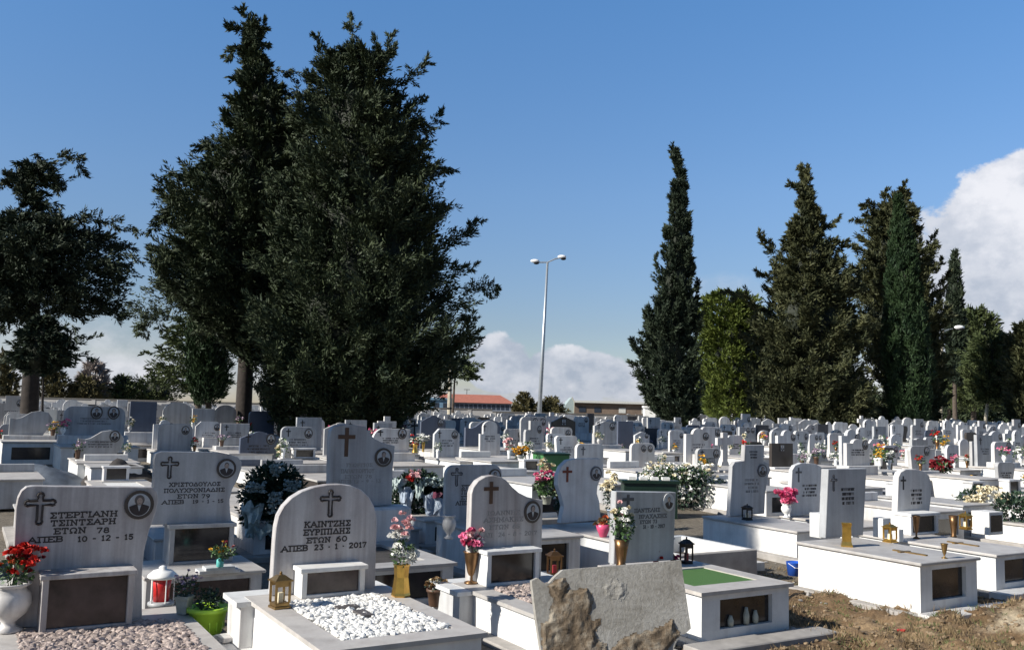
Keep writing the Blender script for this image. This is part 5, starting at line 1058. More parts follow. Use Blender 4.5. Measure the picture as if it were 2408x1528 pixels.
def vase(label, px, py, z, hpx, wpx, prof='urn', mat='white_ceramic', flowers=(), cat='flower vase', name='flower_vase', sides=None, lh=None, group=None, rz=0, leafc='leaf', nleaf=60, smooth=True, fill=None, P=None, sc=None):
    """flowers: (colour, count, radius_px, cx_px, cy_px, spread_x, spread_y) relative to the base pixel, y upwards"""
    P = P if P is not None else at(px, py, z); s = sc or S(P); h = hpx*s; w = wpx*s
    e = empty(name, P, rz, label, cat, group)
    MB().lathe([(r*w, t*h) for r, t in VPROF[prof]], sides or 20).build('vase', mat, e, smooth=smooth and not sides)
    tips = []
    for col, cnt, r, cx, cy, sx, sy in flowers:
        cs = []
        for i in range(cnt):
            a = rng.uniform(0, 6.28); q = rng.uniform(0, 1)**.5
            cs.append(((cx+sx*q*math.cos(a))*s, rng.uniform(-.7, .7)*sx*s, (cy+sy*q*math.sin(a))*s))
        blooms(e, cs, r*s, 'petal_'+col, n=16 if r*s > .03 else 9); tips += cs[:5]
    if flowers:
        cx = sum(f[3] for f in flowers)/len(flowers)*s; cy = sum(f[4] for f in flowers)/len(flowers)*s; sx = max(f[5] for f in flowers)*s
        leaves(e, (cx*.6, 0, (cy+h)*.5), max(sx*.9, .05), nleaf, leafc, max(.028, sx*.33), (1, .9, max(.6, (cy-h*.8)/max(sx, .01)*.6)))
        stems(e, tips[:8], h*.8, .0035 if s > .004 else .003)
    return e
def lantern(label, px, py, z, hpx, wpx, mat='gold', glass='amber_glass', candle='petal_cream', cat='lantern', roof='pyr', group=None, rz=.5):
    P = at(px, py, z); s = S(P); h = hpx*s; w = wpx*s*.72/2
    e = empty('grave_lantern', P, rz, label, cat, group)
    b = MB(); b.box(-w, w, -w, w, 0, h*.07); b.box(-w*.88, w*.88, -w*.88, w*.88, h*.07, h*.16); b.build('base', mat, e, bevel=.003)
    p = w*.12
    for sx in (-1, 1):
        for sy in (-1, 1): MB().box(sx*w*.82-p, sx*w*.82+p, sy*w*.82-p, sy*w*.82+p, h*.16, h*.74).build('post', mat, e)
    MB().box(-w*.30, w*.30, -w*.30, w*.30, h*.16, h*.42).build('candle', candle, e)
    for sx in (-1, 1): MB().box(-w*.68, w*.68, sx*w*.84-.0015, sx*w*.84+.0015, h*.60, h*.735).build('glazing_bar', mat, e)
    r = MB(); r.box(-w*1.12, w*1.12, -w*1.12, w*1.12, h*.74, h*.78); r.box(-w*1.0, w*1.0, -w*1.0, w*1.0, h*.78, h*.90, None, w*.6, w*.6); r.lathe([(w*.3, h*.90), (w*.12, h*.93), (w*.2, h*.96), (w*.05, h)], 8); r.build('roof', mat, e)
    return e
g1z = G1.g+G1.zb; g2z = G2.g+G2.zb; g3z = G3.g+G3.zb; g5z = G5.g+G5.zb-.04; g6z = G6.g+G6.zb; g7z = G7.g+G7.zb-.05; g8z = G8.g+G8.zb; g9z = G9.g+G9.zb; g11z = G11.g+G11.zb-.05
vase('large white marble urn with red flowers at the left edge of the wide stained grave', 18, 1484, g1z, 112, 104, 'urn', 'marble', [('red', 30, 13, 28, 172, 40, 38), ('orange', 5, 10, -8, 165, 20, 20), ('deep_red', 6, 10, 40, 160, 30, 25)], leafc='leaf', nleaf=220)
P = at(378, 1424, .22); s = S(P); e = empty('grave_lantern', P, 0, 'round white lidded lantern with red glass between the wide stained grave and the lime pot', 'lantern')
MB().lathe([(26*s, 0), (30*s, 4*s), (30*s, 9*s), (24*s, 12*s)], 24).build('base', 'marble_grey', e, smooth=True); MB().lathe([(18*s, 12*s), (19*s, 40*s), (22*s, 66*s)], 20).build('red_glass', 'red_plastic', e, smooth=True)
for k in range(5): a = k*1.2566+.4; MB().tube([(27*s*math.cos(a), 27*s*math.sin(a), 10*s), (27*s*math.cos(a), 27*s*math.sin(a), 66*s)], .006, 6).build('post', 'white_ceramic', e)
MB().lathe([(30*s, 64*s), (34*s, 68*s), (33*s, 72*s), (22*s, 82*s), (9*s, 85*s), (9*s, 90*s), (4*s, 93*s), (0.5*s, 94*s)], 24).build('lid', 'white_ceramic', e, smooth=True)
vase('grey square pot with lilac chrysanthemums left of the lime green pot', 432, 1442, .24, 42, 46, 'pot', 'grey_plastic', [('lilac', 26, 6, 4, 78, 30, 22)], sides=4, leafc='leaf_dark', nleaf=120, rz=.6)
e = vase('lime green plastic pot with a dark low bush, front left', 486, 1488, .06, 62, 94, 'pot', 'lime_plastic'); s_ = S(at(486, 1488, .06)); leaves(e, (0, 0, 74*s_), 34*s_, 420, 'leaf_dark', .035, (1, 1, .8))
for i in range(14):
    a = i/14*6.283; q = MB().box(-.006, .006, -.004, .004, 10*s_, 44*s_, Matrix.Rotation(a, 4, 'Z') @ Matrix.Translation((0, -38*s_, 0))).build('rib', 'lime_plastic', e)
vase('small turquoise vase with yellow green flowers on the shaded slab', 517, 1332, .50, 20, 18, 'jar', 'petal_teal', [('yellow', 9, 6, 0, 42, 30, 14), ('deep_red', 4, 5, 12, 50, 20, 8)], leafc='leaf', nleaf=140)
def slab_thing(name, label, px, py, z, w, d, h, rz=GR, mat='marble', cat='stone slab', tilt=0):
    P = at(px, py, z); e = MB().box(-w/2, w/2, -d/2, d/2, 0, h).build(name, mat, None, bevel=.004); e.location = P; e.rotation_euler = (tilt, 0, rz); return tag(e, label, cat)
slab_thing('marble_offcut', 'lower white marble offcut under the turquoise vase', 512, 1344, .42, .42, .2, .035); slab_thing('marble_offcut', 'upper small marble offcut directly under the turquoise vase', 514, 1338, .458, .30, .17, .035)
slab_thing('marble_offcut', 'flat pale marble offcut on the ground right of the lime pot', 545, 1512, .03, .5, .28, .05, .4); slab_thing('marble_offcut', 'small marble offcut lying on another below the lime pot', 556, 1500, .083, .34, .18, .04, .75); slab_thing('marble_offcut', 'marble offcut at the bottom edge between the two front graves', 575, 1530, .02, .45, .3, .05, .1)
lantern('gold lantern standing at the left corner of the white pebble grave', 657, 1428, g2z, 84, 56, 'brass_dark', rz=.65)
vase('hexagonal gold vase with white roses and pale pink flowers, right of the arched stone', 942, 1401, g2z, 74, 46, 'hexa', 'gold', [('white', 8, 15, 8, 92, 22, 16), ('white', 9, 14, -10, 132, 18, 28), ('pale_pink', 14, 11, 0, 168, 30, 24), ('white', 2, 19, 24, 94, 8, 6)], sides=6, leafc='leaf', nleaf=170)
vase('brown pot with dried flowers on the ground between the two front graves', 1024, 1424, .15, 40, 44, 'pot', 'brown_pot', [('dry', 22, 7, 0, 52, 26, 12), ('cream', 4, 6, -10, 58, 16, 6)], leafc='leaf_dark')
vase('bronze chalice vase with a pink and white flower, left of the peaked stone', 1107, 1371, g3z, 74, 46, 'chalice', 'bronze', [('pink', 12, 14, 0, 104, 20, 18), ('pale_pink', 7, 12, 4, 112, 22, 16), ('white', 2, 14, 22, 96, 6, 4)], leafc='leaf_dark', nleaf=110)
lantern('dark brown lantern with amber roof behind the peaked stone', 1303, 1356, g3z-.1, 66, 42, 'bronze', candle='petal_deep_red', rz=.3)
vase('bronze cone vase with tall pale green and white bouquet, left of the square stone', 1461, 1330, g5z+.03, 62, 42, 'cone', 'bronze', [('white', 10, 11, 12, 100, 30, 30), ('cream', 8, 10, 0, 130, 28, 34), ('pale_pink', 3, 8, -6, 140, 14, 24)], leafc='leaf', nleaf=340)
vase('pink bowl with orange flowers on the corner of the red cross tomb', 1418, 1262, g11z, 30, 36, 'bowl', 'pink_plastic', [('orange', 6, 9, 10, 34, 14, 12), ('dry', 6, 8, -8, 34, 12, 8)])
vase('small pot of bright red flowers in front of the square stone', 1542, 1326, g5z, 14, 16, 'pot', 'red_plastic', [('red', 10, 8, 0, 20, 12, 14), ('magenta', 7, 8, -2, 10, 14, 8)], nleaf=20)
vase('little bunch of magenta flowers right of the bright red ones', 1584, 1323, g5z, 8, 14, 'pot', 'brown_pot', [('magenta', 8, 7, 0, 12, 13, 7), ('pale_pink', 2, 6, 2, 16, 8, 4)], nleaf=20)
lantern('black lantern with pointed roof right of the square stone', 1614, 1328, g5z-.02, 66, 34, 'black_metal', candle='petal_deep_red')
kP = kerb[0]+UR*(kerb[1]*.62)+UU*1.45+Vector((0, 0, .422)); e = vase('green plastic bowl on the rim of the open kerb', 0, 0, 0, 14, 32, 'bowl', 'bowl_green', cat='bowl', name='bowl', P=kP, sc=.0062)
slab_thing('marble_block', 'small white marble block lying in front of the open kerb', 1760, 1340, .02, .40, .24, .12, GR, cat='stone block')
# blue bucket
P = at(1868, 1352, .10); s = S(P); e = empty('bucket', P, .3, 'bright blue plastic bucket beside the large white tomb', 'bucket')
MB().lathe([(15*s, 0), (19*s, 30*s), (20*s, 31*s), (18*s, 31*s), (14*s, 3*s)], 20).build('bucket_body', 'blue_plastic', e, smooth=True); MB().tube([(-19*s, -.02, 29*s), (-10*s, -18*s, 20*s), (8*s, -19*s, 19*s), (19*s, -.02, 29*s)], .004, 5).build('handle', 'lamp_white', e)
vase('square gold metal vase standing empty on the large white tomb', 1991, 1284, g6z, 54, 36, 'square', 'gold', sides=4, rz=.5, cat='vase', name='metal_vase')
lantern('gold lantern between the large white tomb and its right neighbour', 2093, 1274, g6z, 46, 34, 'gold')
vase('little gold oil lamp near the foot of the large white tomb', 2221, 1312, g6z, 34, 20, 'chalice', 'brass_dark', cat='oil lamp', name='oil_lamp')
slab_thing('marble_box', 'white marble flower box left of the tall rectangular stone', 1928, 1262, g6z-.12, .2, .2, .34, cat='flower box', mat='marble_bright'); slab_thing('marble_box', 'small white marble box left of the gold lantern', 2074, 1262, g6z-.02, .17, .16, .26, cat='flower box', mat='marble_bright'); slab_thing('marble_box', 'low white marble box right of the gold lantern', 2112, 1272, g6z-.02, .10, .1, .16, cat='flower box', mat='marble_bright')
vase('bronze oil lamp in front of the niche box, right side', 2155, 1266, g7z, 54, 22, 'chalice', 'bronze', cat='oil lamp', name='oil_lamp')
vase('tall bronze vase right of the niche box', 2243, 1262, g7z, 50, 24, 'cone', 'bronze', cat='vase', name='metal_vase')
lantern('pointed gold lantern on a white base near the right edge', 2271, 1244, g7z+.05, 42, 30, 'gold'); nb_ = slab_thing('marble_box', 'white marble niche block with dark plate for its shaded opening near the right edge', 2322, 1254, .4, .38, .3, .36, cat='flower box', mat='marble_bright'); MB().box(-.15, .16, -.156, -.148, .05, .31).build('opening', 'pane', nb_)  # dark plate on the solid block stands in for shade inside an opening
lantern('small dark lantern on the bluish grave with stepped head piece', 1757, 1222, g8z, 38, 26, 'black_metal')
vase('white vase with one big pink flower, right of the stepped head piece stone', 1849, 1216, g9z, 32, 26, 'urn', 'white_ceramic', [('pink', 22, 13, 2, 50, 20, 16), ('magenta', 7, 11, 0, 48, 12, 10)], leafc='leaf_dark', nleaf=20)
vase('bluish white marble urn in shade, below the half hidden outlined cross stone', 1055, 1266, .55, 54, 36, 'urn', 'marble_grey')  # white urn in greyer marble, its shade is put into the colour
vase('potted dark green plant left of the red cross stone', 1322, 1228, .55, 26, 26, 'pot', 'brown_pot', [('white', 3, 5, 0, 50, 20, 10)], leafc='leaf_dark', nleaf=420, cat='potted plant', name='potted_plant')
vase('bronze bowl lamp left of the marble urn in shade', 995, 1330, .55, 14, 26, 'bowl', 'brass_dark', cat='oil lamp', name='oil_lamp') if False else None
# planter with white flowering bush
P = at(1610, 1212, gz(2.6, 15)); s = S(P); e = empty('flowering_bush', P, 0, 'dense dark bush topped with white flowers behind the square turf grave', 'bush')
leaves(e, (0, 0, 62*s), 62*s, 2600, 'leaf_dark', .075, (1.55, 1.0, .85)); leaves(e, (-20*s, -.1, 92*s), 44*s, 900, 'leaf', .06, (2.1, 1.0, .55))
blooms(e, [((rng.uniform(-100, 70))*s, rng.uniform(-.5, .3), rng.uniform(88, 122)*s) for _ in range(45)], 6.5*s, 'petal_cream', n=8); blooms(e, [((rng.uniform(-100, 70))*s, rng.uniform(-.5, .3), rng.uniform(88, 122)*s) for _ in range(65)], 6.5*s, 'petal_white', n=8); blooms(e, [((rng.uniform(-20, 100))*s, rng.uniform(-.55, -.2), rng.uniform(30, 95)*s) for _ in range(40)], 6*s, 'petal_white', n=8)
P = at(1525, 1222, gz(2.4, 17)); s = S(P); e = empty('planter', P, .1, 'long dark green planter box behind the square stone', 'planter')
MB().box(-66*s, 66*s, -.15, .15, 0, 90*s, None, .02, .02).build('planter_box', 'green_plastic_dark', e, bevel=.01); MB().box(-69*s, 69*s, -.17, .17, 86*s, 93*s).build('rim', 'green_plastic_dark', e)
for k in range(4): MB().box((-50+k*27)*s, (-32+k*27)*s, -.05, .05, 93.2*s, 100*s).build('plant_label', 'paper', e)
# wheelie bin
P = at(1294, 1152, gz(.8, 18)); s = S(P); e = empty('wheelie_bin', P, .35, 'green wheelie bin with closed lid behind the pink and white bouquet', 'bin')
w = .33; MB().box(-w, w, -w, w, .06, .92, None, -.04, -.04).build('bin_body', 'green_plastic', e, bevel=.01); l = MB(); l.box(-w-.07, w+.07, -w-.08, w+.07, .921, .97, None, .03, .03); l.build('lid', 'green_plastic_dark', e, bevel=.01)
for sx in (-1, 1): MB().lathe([(.09, -.03), (.1, -.02), (.1, .02), (.09, .03)], 14, Matrix.Translation((sx*(w+.03), w-.02, .1)) @ Matrix.Rotation(rad(90), 4, 'Y')).build('wheel', 'black_metal', e)
MB().tube([(-w+.05, w+.06, .9), (w-.05, w+.06, .9)], .015, 6).build('handle', 'green_plastic_dark', e)
vase('tall bouquet of pink and cream flowers in front of the wheelie bin', 1285, 1185, gz(.6, 15)+.45, 20, 26, 'pot', 'grey_plastic', [('pink', 26, 8, 0, 62, 30, 14), ('cream', 16, 8, -4, 88, 18, 16), ('red', 4, 8, 24, 32, 6, 10), ('pale_pink', 6, 7, -16, 60, 12, 12)], leafc='leaf', nleaf=360)
vase('white and cream bouquet with pale blue wrapping between red cross stone and square stone', 1438, 1215, gz(1.6, 13)+.35, 18, 24, 'pot', 'petal_blue_wrap', [('cream', 18, 9, -2, 80, 20, 24), ('white', 12, 9, -6, 58, 18, 24)], leafc='leaf_dark', nleaf=300)
vase('round yellow chrysanthemum plant in a white pot left of the wheelie bin', 1224, 1082, gz(.2, 22)+.62, 12, 18, 'pot', 'white_ceramic', [('yellow', 34, 5, 0, 22, 20, 13)], leafc='leaf_dark', nleaf=60)
vase('gold vase with white chrysanthemums left of the cut corner stone', 995, 1062, gz(-2.5, 24)+.62, 24, 10, 'cone', 'gold', [('white', 16, 6, 0, 32, 15, 9)], nleaf=40)
vase('single red flower in a small white vase below the white cross monument', 975, 1068, gz(-2.8, 24)+.60, 14, 9, 'cone', 'white_ceramic', [('red', 4, 7, 0, 22, 5, 6)], nleaf=6)
vase('bunch of pink flowers in white vase at the left of the yellow chrysanthemums', 1197, 1078, gz(0, 22)+.62, 20, 12, 'cone', 'white_ceramic', [('pale_pink', 12, 6, -2, 34, 11, 14)], nleaf=20)
# wreaths
def wreath_pile(label, px, py, z, wpx, hpx, extras, leafn=900, name='funeral_wreath', leafc='leaf_dark'):
    P = at(px, py, z); s = S(P); e = empty(name, P, 0, label, 'wreath')
    leaves(e, (0, 0, hpx*s*.48), wpx*s*.56, leafn*2, leafc, .075, (1.0, .4, hpx/wpx))
    for x in (-.3, .3): MB().tube([(x*wpx*s, .1, 0), (0, .12, hpx*s*.95)], .012, 6).build('easel_leg', 'pole_wood', e)
    for kind, cx, cy, a, b, col in extras:
        if kind == 'f': blooms(e, [((cx+rng.uniform(-a, a))*s, -.26+rng.uniform(-.08, .04), (cy+rng.uniform(-b, b))*s) for _ in range(int(a*b/9)+8)], 7.0*s, 'petal_'+col, n=8)
        if kind == 'w':    # crumpled sheer wrapping, a bent sheet
            m = MB(); n_ = 7; th = .006
            pts = [[Vector(((cx+a*(u-.5)*2*(1-.45*v))*s, -.24-.05*math.sin(u*3.1)-.16*noise.noise(Vector((u*3+cx, v*3, cy))), (cy+b*(v-.5)*-2+22*noise.noise(Vector((u*4, v*4, cx*.1))))*s)) for u in [i/n_ for i in range(n_+1)]] for v in [j/n_ for j in range(n_+1)]]
            vs = [p for row in pts for p in row]; vs2 = [p+Vector((0, th, 0)) for p in vs]; N1 = n_+1
            fs = [(j*N1+i, j*N1+i+1, (j+1)*N1+i+1, (j+1)*N1+i) for j in range(n_) for i in range(n_)]; k0 = len(vs)
            m.add([v[:] for v in vs+vs2], fs+[tuple(k0+q for q in reversed(f)) for f in fs]); m.build('wrapping', 'petal_'+col, e)
    return e
wreath_pile('shaded wreath stand with a cross of pale green flowers and a sheer ribbon drape', 640, 1262, .3, 150, 165, [('f', 15, 158, 15, 14, 'sheer'), ('f', -30, 118, 18, 12, 'sheer'), ('f', 52, 122, 18, 12, 'sheer'), ('f', 16, 82, 15, 24, 'sheer'), ('w', -38, 42, 26, 38, 'sheer'), ('w', -8, 18, 40, 10, 'sheer')], 1900)
wreath_pile('shaded heap of wreaths with pale wrappings, right of the pediment stone', 985, 1232, .3, 140, 118, [('w', -28, 62, 20, 24, 'blue_wrap'), ('w', 38, 42, 30, 30, 'blue_wrap'), ('w', 2, 84, 14, 20, 'sheer'), ('w', 62, 72, 30, 8, 'maroon_ribbon'), ('f', 40, 100, 28, 10, 'sheer'), ('f', -10, 118, 14, 8, 'pale_pink'), ('f', -18, 108, 6, 5, 'red'), ('w', -50, 95, 26, 12, 'sheer')], 1400)
wreath_pile('beige flower wreath with a white cloth beside the right edge', 2300, 1216, .35, 96, 66, [('f', -28, 30, 22, 22, 'cream'), ('f', 10, 60, 28, 14, 'cream'), ('f', 46, 46, 16, 14, 'cream'), ('w', 24, 34, 40, 22, 'white')], 260, leafc='leaf_dark')
vase('red poinsettia with green leaves behind the rounded cross stone, right side', 2212, 1118, gz(9, 20)+.6, 8, 22, 'pot', 'brown_pot', [('deep_red', 34, 8, 0, 26, 26, 16)], leafc='leaf', nleaf=200)
vase('yellow flowers in a pale pot, right of the poinsettia', 2285, 1160, gz(9, 17)+.35, 20, 22, 'pot', 'white_ceramic', [('yellow', 16, 7, -2, 30, 14, 9)], leafc='leaf_dark', nleaf=80)
vase('square brown terracotta pot behind the right niche grave', 2258, 1168, gz(9, 17)+.2, 36, 32, 'pot', 'brown_pot', sides=4, rz=.5, cat='pot', name='clay_pot')
# thin plant at the right edge
P = at(2388, 1262, .2); s = S(P); e = empty('potted_shrub', P, 0, 'thin leafy shrub at the right edge beside white garden pots', 'shrub'); m = MB()
for k in range(9): a = rng.uniform(-1, 1); m.tube([(0, 0, 0), (a*20*s, rng.uniform(-.1, .1), 50*s), (a*42*s, rng.uniform(-.2, .2), rng.uniform(65, 110)*s)], .006, 4)
m.build('branches', 'bark_dark', e); leaves(e, (0, 0, 62*s), 46*s, 420, 'leaf_dark', .09, (1, .7, .9))
# copies of small offerings on the middle graves
def mk_bouquet(cols, vm, prof):
    h = .2; e = empty('flower_vase', (0, 0, 0), 0); MB().lathe([(r*.13, t*h) for r, t in VPROF[prof]], 12).build('vase', vm, e, smooth=True)
    for col, cnt in cols: blooms(e, [(rng.normal()*.07, rng.normal()*.05, .31+rng.normal()*.05) for _ in range(cnt)], .05, 'petal_'+col, n=8)
    leaves(e, (0, 0, .26), .12, 70, 'leaf', .05); return e
BQ = [('pink', mk_bouquet([('pink', 9), ('pale_pink', 4)], 'white_ceramic', 'urn')), ('white', mk_bouquet([('white', 12)], 'white_ceramic', 'cone')), ('red', mk_bouquet([('red', 8)], 'bronze', 'cone')), ('yellow', mk_bouquet([('yellow', 10)], 'white_ceramic', 'pot')), ('cream', mk_bouquet([('cream', 9), ('white', 4)], 'marble', 'urn')), ('mixed red and white', mk_bouquet([('red', 4), ('white', 6)], 'gold', 'hexa')), ('lilac', mk_bouquet([('lilac', 10)], 'brown_pot', 'pot'))]
usedq = set()
rb = random.Random(3)
def put_bq(k, P, lab, grp, s=1.0):
    nm, pr = BQ[k]
    if k not in usedq: e = pr; usedq.add(k)
    else: e = copy_tree(pr)
    e.location = P; e.rotation_euler = (0, 0, rb.uniform(0, 6)); e.scale = (s, s, s*rb.uniform(.9, 1.15)); tag(e, lab, 'flower vase', grp)
lanp = None
for i, row in enumerate(MID):
    w = row[5]; Mx = placed[NPRE+i]; O = Vector((Mx[0], Mx[1], gz(*Mx))); zb = max(.2, 0)
    e0 = None
    short = row[9].split(',')[0]; short = ' '.join(short.split()[:8]); 
    for sgn in ((-1,), (1,), (-1, 1))[i % 3]:
        k = rb.choice([0, 1, 1, 2, 3, 4, 4, 5, 6]); zz_ = MIDZ[i]
        P = O+UR*(sgn*(w*.5+.02))-UU*.28+Vector((0, 0, zz_))
        put_bq(k, P, '%s flowers %s of the %s' % (BQ[k][0], 'left' if sgn < 0 else 'right', short), 'flower vases on the graves', rb.uniform(.85, 1.3))
nb = 0; cnt = {}
for (k_, P, s, px) in recs[:150]:
    if rb.random() < .75:
        k = rb.choice([0, 1, 1, 2, 3, 4, 1]); sd = rb.choice((-1, 1)); Q_ = P+UR*(sd*.4)-UU*rb.uniform(.2, .5)+Vector((0, 0, gz(P.x, P.y)+.48)); pl = describe(px); key = (k, pl); cnt[key] = cnt.get(key, 0)+1; c = cnt[key]
        if c > 20: continue
        put_bq(k, Q_, '%s nearest %s vase %s' % (ORD[c-1], BQ[k][0], pl), 'flower vases in the far rows', rb.uniform(.9, 1.6))
# left side: soil heap, tarp, blocks
def heap(label, px, py, w, h, mat, name='soil_heap', cat='soil heap', dd=.6):
    P = at(px, py, gz(*at(px, py, .1)[:2])); s = S(P); m = MB(); n_ = 26; vs = []
    for j in range(n_+1):
        for i in range(n_+1):
            u, v = i/n_*2-1, j/n_*2-1; r = math.sqrt(u*u+v*v); z = max(0, 1-r*r)**.9*h*s*(1+.35*noise.noise(Vector((u*3, v*3, w))))+.03*noise.noise(Vector((u*11, v*11, w)))
            vs.append((u*w*s/2, v*w*s/2*dd, z-.03))
    N1 = n_+1; m.add(vs, [(j*N1+i, j*N1+i+1, (j+1)*N1+i+1, (j+1)*N1+i) for j in range(n_) for i in range(n_)]); o = m.build(name, mat, None, smooth=True); o.location = P; return tag(o, label, cat)
heap('dark heap of earth in shade left of the waisted stone', 285, 1150, 210, 62, 'soil_dark'); heap('grey tarpaulin covered mound at the left edge', 60, 1145, 330, 52, 'tarp', 'tarp_mound', 'tarpaulin', .8)
for lab, px, py in (('white sunlit marble block left of the wave topped grave', 143, 1080), ('second white marble block just right of the first one, left side', 172, 1078), ('white marble block standing in front of the wave topped grave', 190, 1108)): slab_thing('marble_block', lab, px, py, .55, .24, .2, .26, GR, 'marble_bright', 'stone block')

# ================================================================== BROKEN SLAB IN FRONT
bp = [(485, 645), (540, 620), (600, 655), (650, 668), (700, 610), (780, 542), (1000, 522), (1300, 500), (1600, 475), (1890, 450), (1925, 700), (1985, 1090), (1930, 1140), (1885, 1150), (1840, 1230), (1800, 1330), (1700, 1560), (1500, 1800), (1000, 1900), (640, 1850), (600, 1600), (575, 1294), (530, 1000)]
bp = [(1128.8+x/4, 1204+y/4) for x, y in bp]
YB = 5.7; c0 = atY(1436, 1480, YB); TI = Matrix.Translation((c0.x, c0.y, c0.z)) @ Matrix.Rotation(rad(12), 4, 'Z') @ Matrix.Rotation(rad(-9), 4, 'X')
TInv = TI.inverted(); nrm = (TI.to_3x3() @ Vector((0, -1, 0)))
def on_slab(px, py):
    d = ray(px, py); t = (c0-CAM).dot(nrm)/d.dot(nrm); q = TInv @ (CAM+d*t); return q.x, q.z
bl = [on_slab(*p) for p in bp]
rs = []
for i, (x, z) in enumerate(bl):      # roughen the outline
    x2, z2 = bl[(i+1) % len(bl)]; L_ = math.hypot(x2-x, z2-z); n_ = max(1, int(L_/.03)); straight = i in (6, 7, 8, 9, 10, 21, 22, 5)
    for k in range(n_):
        t = k/n_; jx = 0 if straight else .010*noise.noise(Vector((x*20+k, z*20, i))); rs.append((x+(x2-x)*t+jx, z+(z2-z)*t+jx))
e = empty('broken_slab', (0, 0, 0), 0, 'large broken grey stone slab with brown mortar crust, standing in the front', 'stone slab'); e.matrix_world = TI
zmin = min(z for x, z in rs)
MB().prism(list(reversed(rs)), 0, .055).build('slab', 'broken_stone', e)
def inside(x, z, poly):
    c = False; n_ = len(poly)
    for i in range(n_):
        x1, z1 = poly[i]; x2, z2 = poly[(i+1) % n_]
        if (z1 > z) != (z2 > z) and x < (x2-x1)*(z-z1)/(z2-z1)+x1: c = not c
    return c
def dist(x, z, poly):
    b = 9
    for i in range(len(poly)):
        a = Vector(poly[i]); c = Vector(poly[(i+1) % len(poly)]); p = Vector((x, z)); ab = c-a; t = max(0, min(1, (p-a).dot(ab)/max(ab.length_squared, 1e-9))); b = min(b, (p-a-ab*t).length)
    return b
def crust(poly, hh, mat, name, sc=14, st=.009, thr=-1):
    poly = [on_slab(1128.8+x/4, 1204+y/4) for x, y in poly]; x0 = min(p[0] for p in poly); x1 = max(p[0] for p in poly); z0 = min(p[1] for p in poly); z1 = max(p[1] for p in poly)
    idx = {}; vs = []; fs = []
    def vert(i, j):
        if (i, j) not in idx:
            x = x0+i*st; z = z0+j*st; d = dist(x, z, poly); k = sm(d/.025)
            h = hh*k*(.55+.8*noise.noise(Vector((x*sc, z*sc, 1)))+.35*noise.noise(Vector((x*sc*3, z*sc*3, 4))))
            idx[(i, j)] = len(vs); vs.append((x+.006*noise.noise(Vector((x*40, z*40, 7))), -.001-max(h, 0), z+.006*noise.noise(Vector((z*40, x*40, 2)))))
        return idx[(i, j)]
    for i in range(int((x1-x0)/st)):
        for j in range(int((z1-z0)/st)):
            xc, zc = x0+(i+.5)*st, z0+(j+.5)*st
            if inside(xc+.012*noise.noise(Vector((xc*25, zc*25, 0))), zc+.012*noise.noise(Vector((zc*25, xc*25, 8))), poly): fs.append((vert(i, j), vert(i+1, j), vert(i+1, j+1), vert(i, j+1)))
    if fs: m = MB(); m.add(vs, fs); m.build(name, mat, e)
crust([(700, 640), (790, 600), (840, 680), (820, 730), (960, 715), (1010, 700), (1040, 750), (1060, 850), (1050, 930), (1030, 1010), (1140, 1000), (1130, 1060), (1080, 1120), (1100, 1200), (1200, 1240), (1220, 1500), (600, 1700), (570, 1050), (640, 1000), (670, 900), (680, 800), (640, 680)], .016, 'mortar_crust', 'mortar_crust', 9)
crust([(1330, 1180), (1500, 1130), (1650, 1090), (1760, 1030), (1820, 990), (1830, 1090), (1880, 1150), (1760, 1300), (1600, 1650), (1200, 1700), (1210, 1300), (1280, 1240)], .018, 'mortar_crust', 'mortar_crust', 8)
crust([(1150, 700), (1240, 590), (1350, 660), (1400, 760), (1300, 830), (1180, 800)], .006, 'broken_stone', 'thin_crust', 20)

# ================================================================== LOOSE GROUND
def scatter(name, label, n, region, mat, rmin, rmax, kind='stone'):
    V = []; Fc = []; rr = np.random.default_rng(9)
    bm = bmesh.new(); bmesh.ops.create_icosphere(bm, subdivisions=1, radius=1); bv = np.array([v.co[:] for v in bm.verts]); bf = [tuple(v.index for v in f.verts) for f in bm.faces]; bm.free()
    for i in range(n):
        px = rr.uniform(region[0], region[1]); py = rr.uniform(region[2], region[3]); p = at(px, py, .05); r = rmin+(rmax-rmin)*rr.uniform()**3
        z = gz(p.x, p.y); s = r*np.array([rr.uniform(.7, 1.4), rr.uniform(.7, 1.3), rr.uniform(.4, .9)]); a = rr.uniform(0, 6)
        q = bv*rr.uniform(.55, 1.3, (len(bv), 1))*s; q = np.stack([q[:, 0]*math.cos(a)-q[:, 1]*math.sin(a), q[:, 0]*math.sin(a)+q[:, 1]*math.cos(a), q[:, 2]], 1)+np.array([p.x, p.y, z+r*.2]); o = len(V); V += q.tolist(); Fc += [tuple(k+o for k in f) for f in bf]
    me = bpy.data.meshes.new(name); me.from_pydata(V, [], Fc); me.materials.append(MATS[mat]); return tag(link(name, me), label, 'stones', kind='stuff')
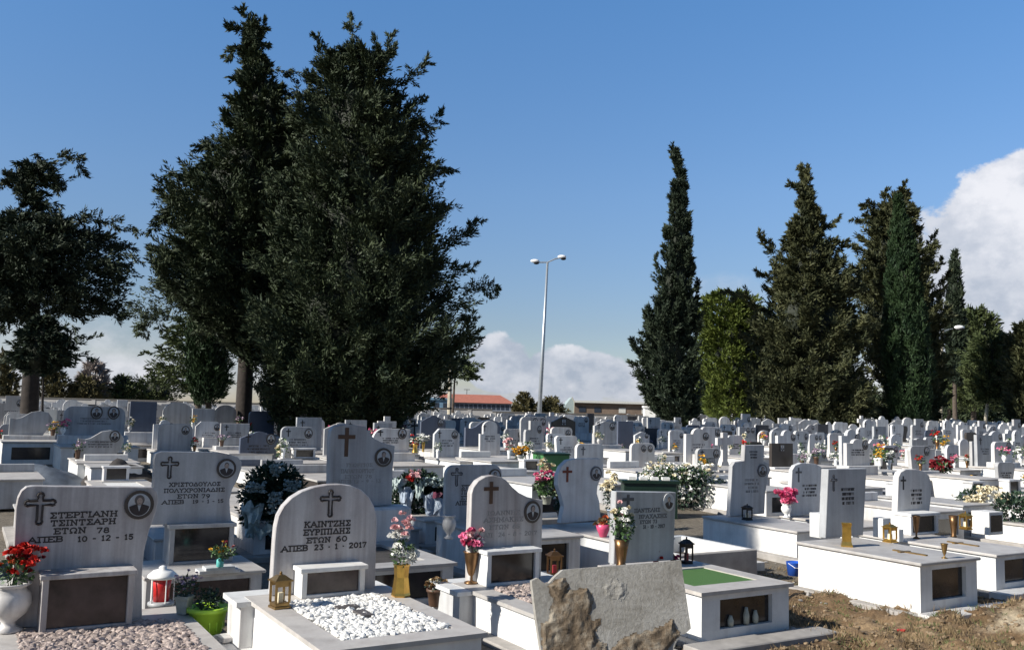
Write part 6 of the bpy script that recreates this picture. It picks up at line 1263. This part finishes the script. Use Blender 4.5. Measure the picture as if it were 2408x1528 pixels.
plain('clod', (.25, .18, .11), .95, 0, .5, 12, .6); plain('dry_grass', (.22, .155, .08), .8, 0, .55, 3); plain('green_grass', (.10, .13, .04), .8, 0, .5, 3)
scatter('soil_clods', 'loose clods and small stones on the dry earth, lower right', 5600, (1600, 2480, 1330, 1640), 'clod', .005, .036)
scatter('rubble', 'small rubble lying between the graves', 500, (1100, 2408, 1290, 1420), 'concrete', .01, .05)
def grass(name, label, n, region, mat, l0, l1):
    rr = np.random.default_rng(4); P = []; tries = 0
    while len(P) < n and tries < n*6:
        tries += 1; px = rr.uniform(region[0], region[1]); py = rr.uniform(region[2], region[3]); p = at(px, py, .05)
        if noise.noise(Vector((p.x*1.7, p.y*1.7, 2 if mat == 'dry_grass' else 8))) < .02 or (p.x-5.65)**2+(p.y-9.6)**2 < .45: continue
        for _ in range(7): P.append((p.x+rr.normal()*.03, p.y+rr.normal()*.03, gz(p.x, p.y)-.01))
    P = np.array(P); m = len(P); D = norm(np.stack([rr.normal(size=m)*.5, rr.normal(size=m)*.5, np.ones(m)], 1))
    o = link(name, quads_mesh(name, sprigs(P, D, rr.uniform(l0, l1, m), np.full(m, .0035)), mat)); return tag(o, label, 'grass', kind='stuff')
grass('dry_grass', 'dry brown grass tufts on the earth, lower right', 13000, (1600, 2480, 1330, 1640), 'dry_grass', .03, .11)
grass('green_weeds', 'sparse green weeds on the earth, lower right', 6000, (1600, 2480, 1330, 1560), 'green_grass', .02, .07)
for nm, lab, px, py, mat, r in (('plastic_scrap', 'small dark red plastic scrap on the dry earth', 2121, 1462, 'red_plastic', .035), ('paper_scrap', 'tiny yellow scrap on the pale earth at bottom right', 2340, 1500, 'petal_yellow', .018)):
    p = at(px, py, .08); m = MB(); m.blob((0, 0, 0), r, 2, (1.4, 1, .5), .3); o = m.build(nm, mat); o.location = (p.x, p.y, gz(p.x, p.y)+r*.4); tag(o, lab, 'scrap')
for k, (_, pr) in enumerate(BQ):
    if k not in usedq:
        for ch in list(pr.children_recursive): bpy.data.objects.remove(ch)
        bpy.data.objects.remove(pr)
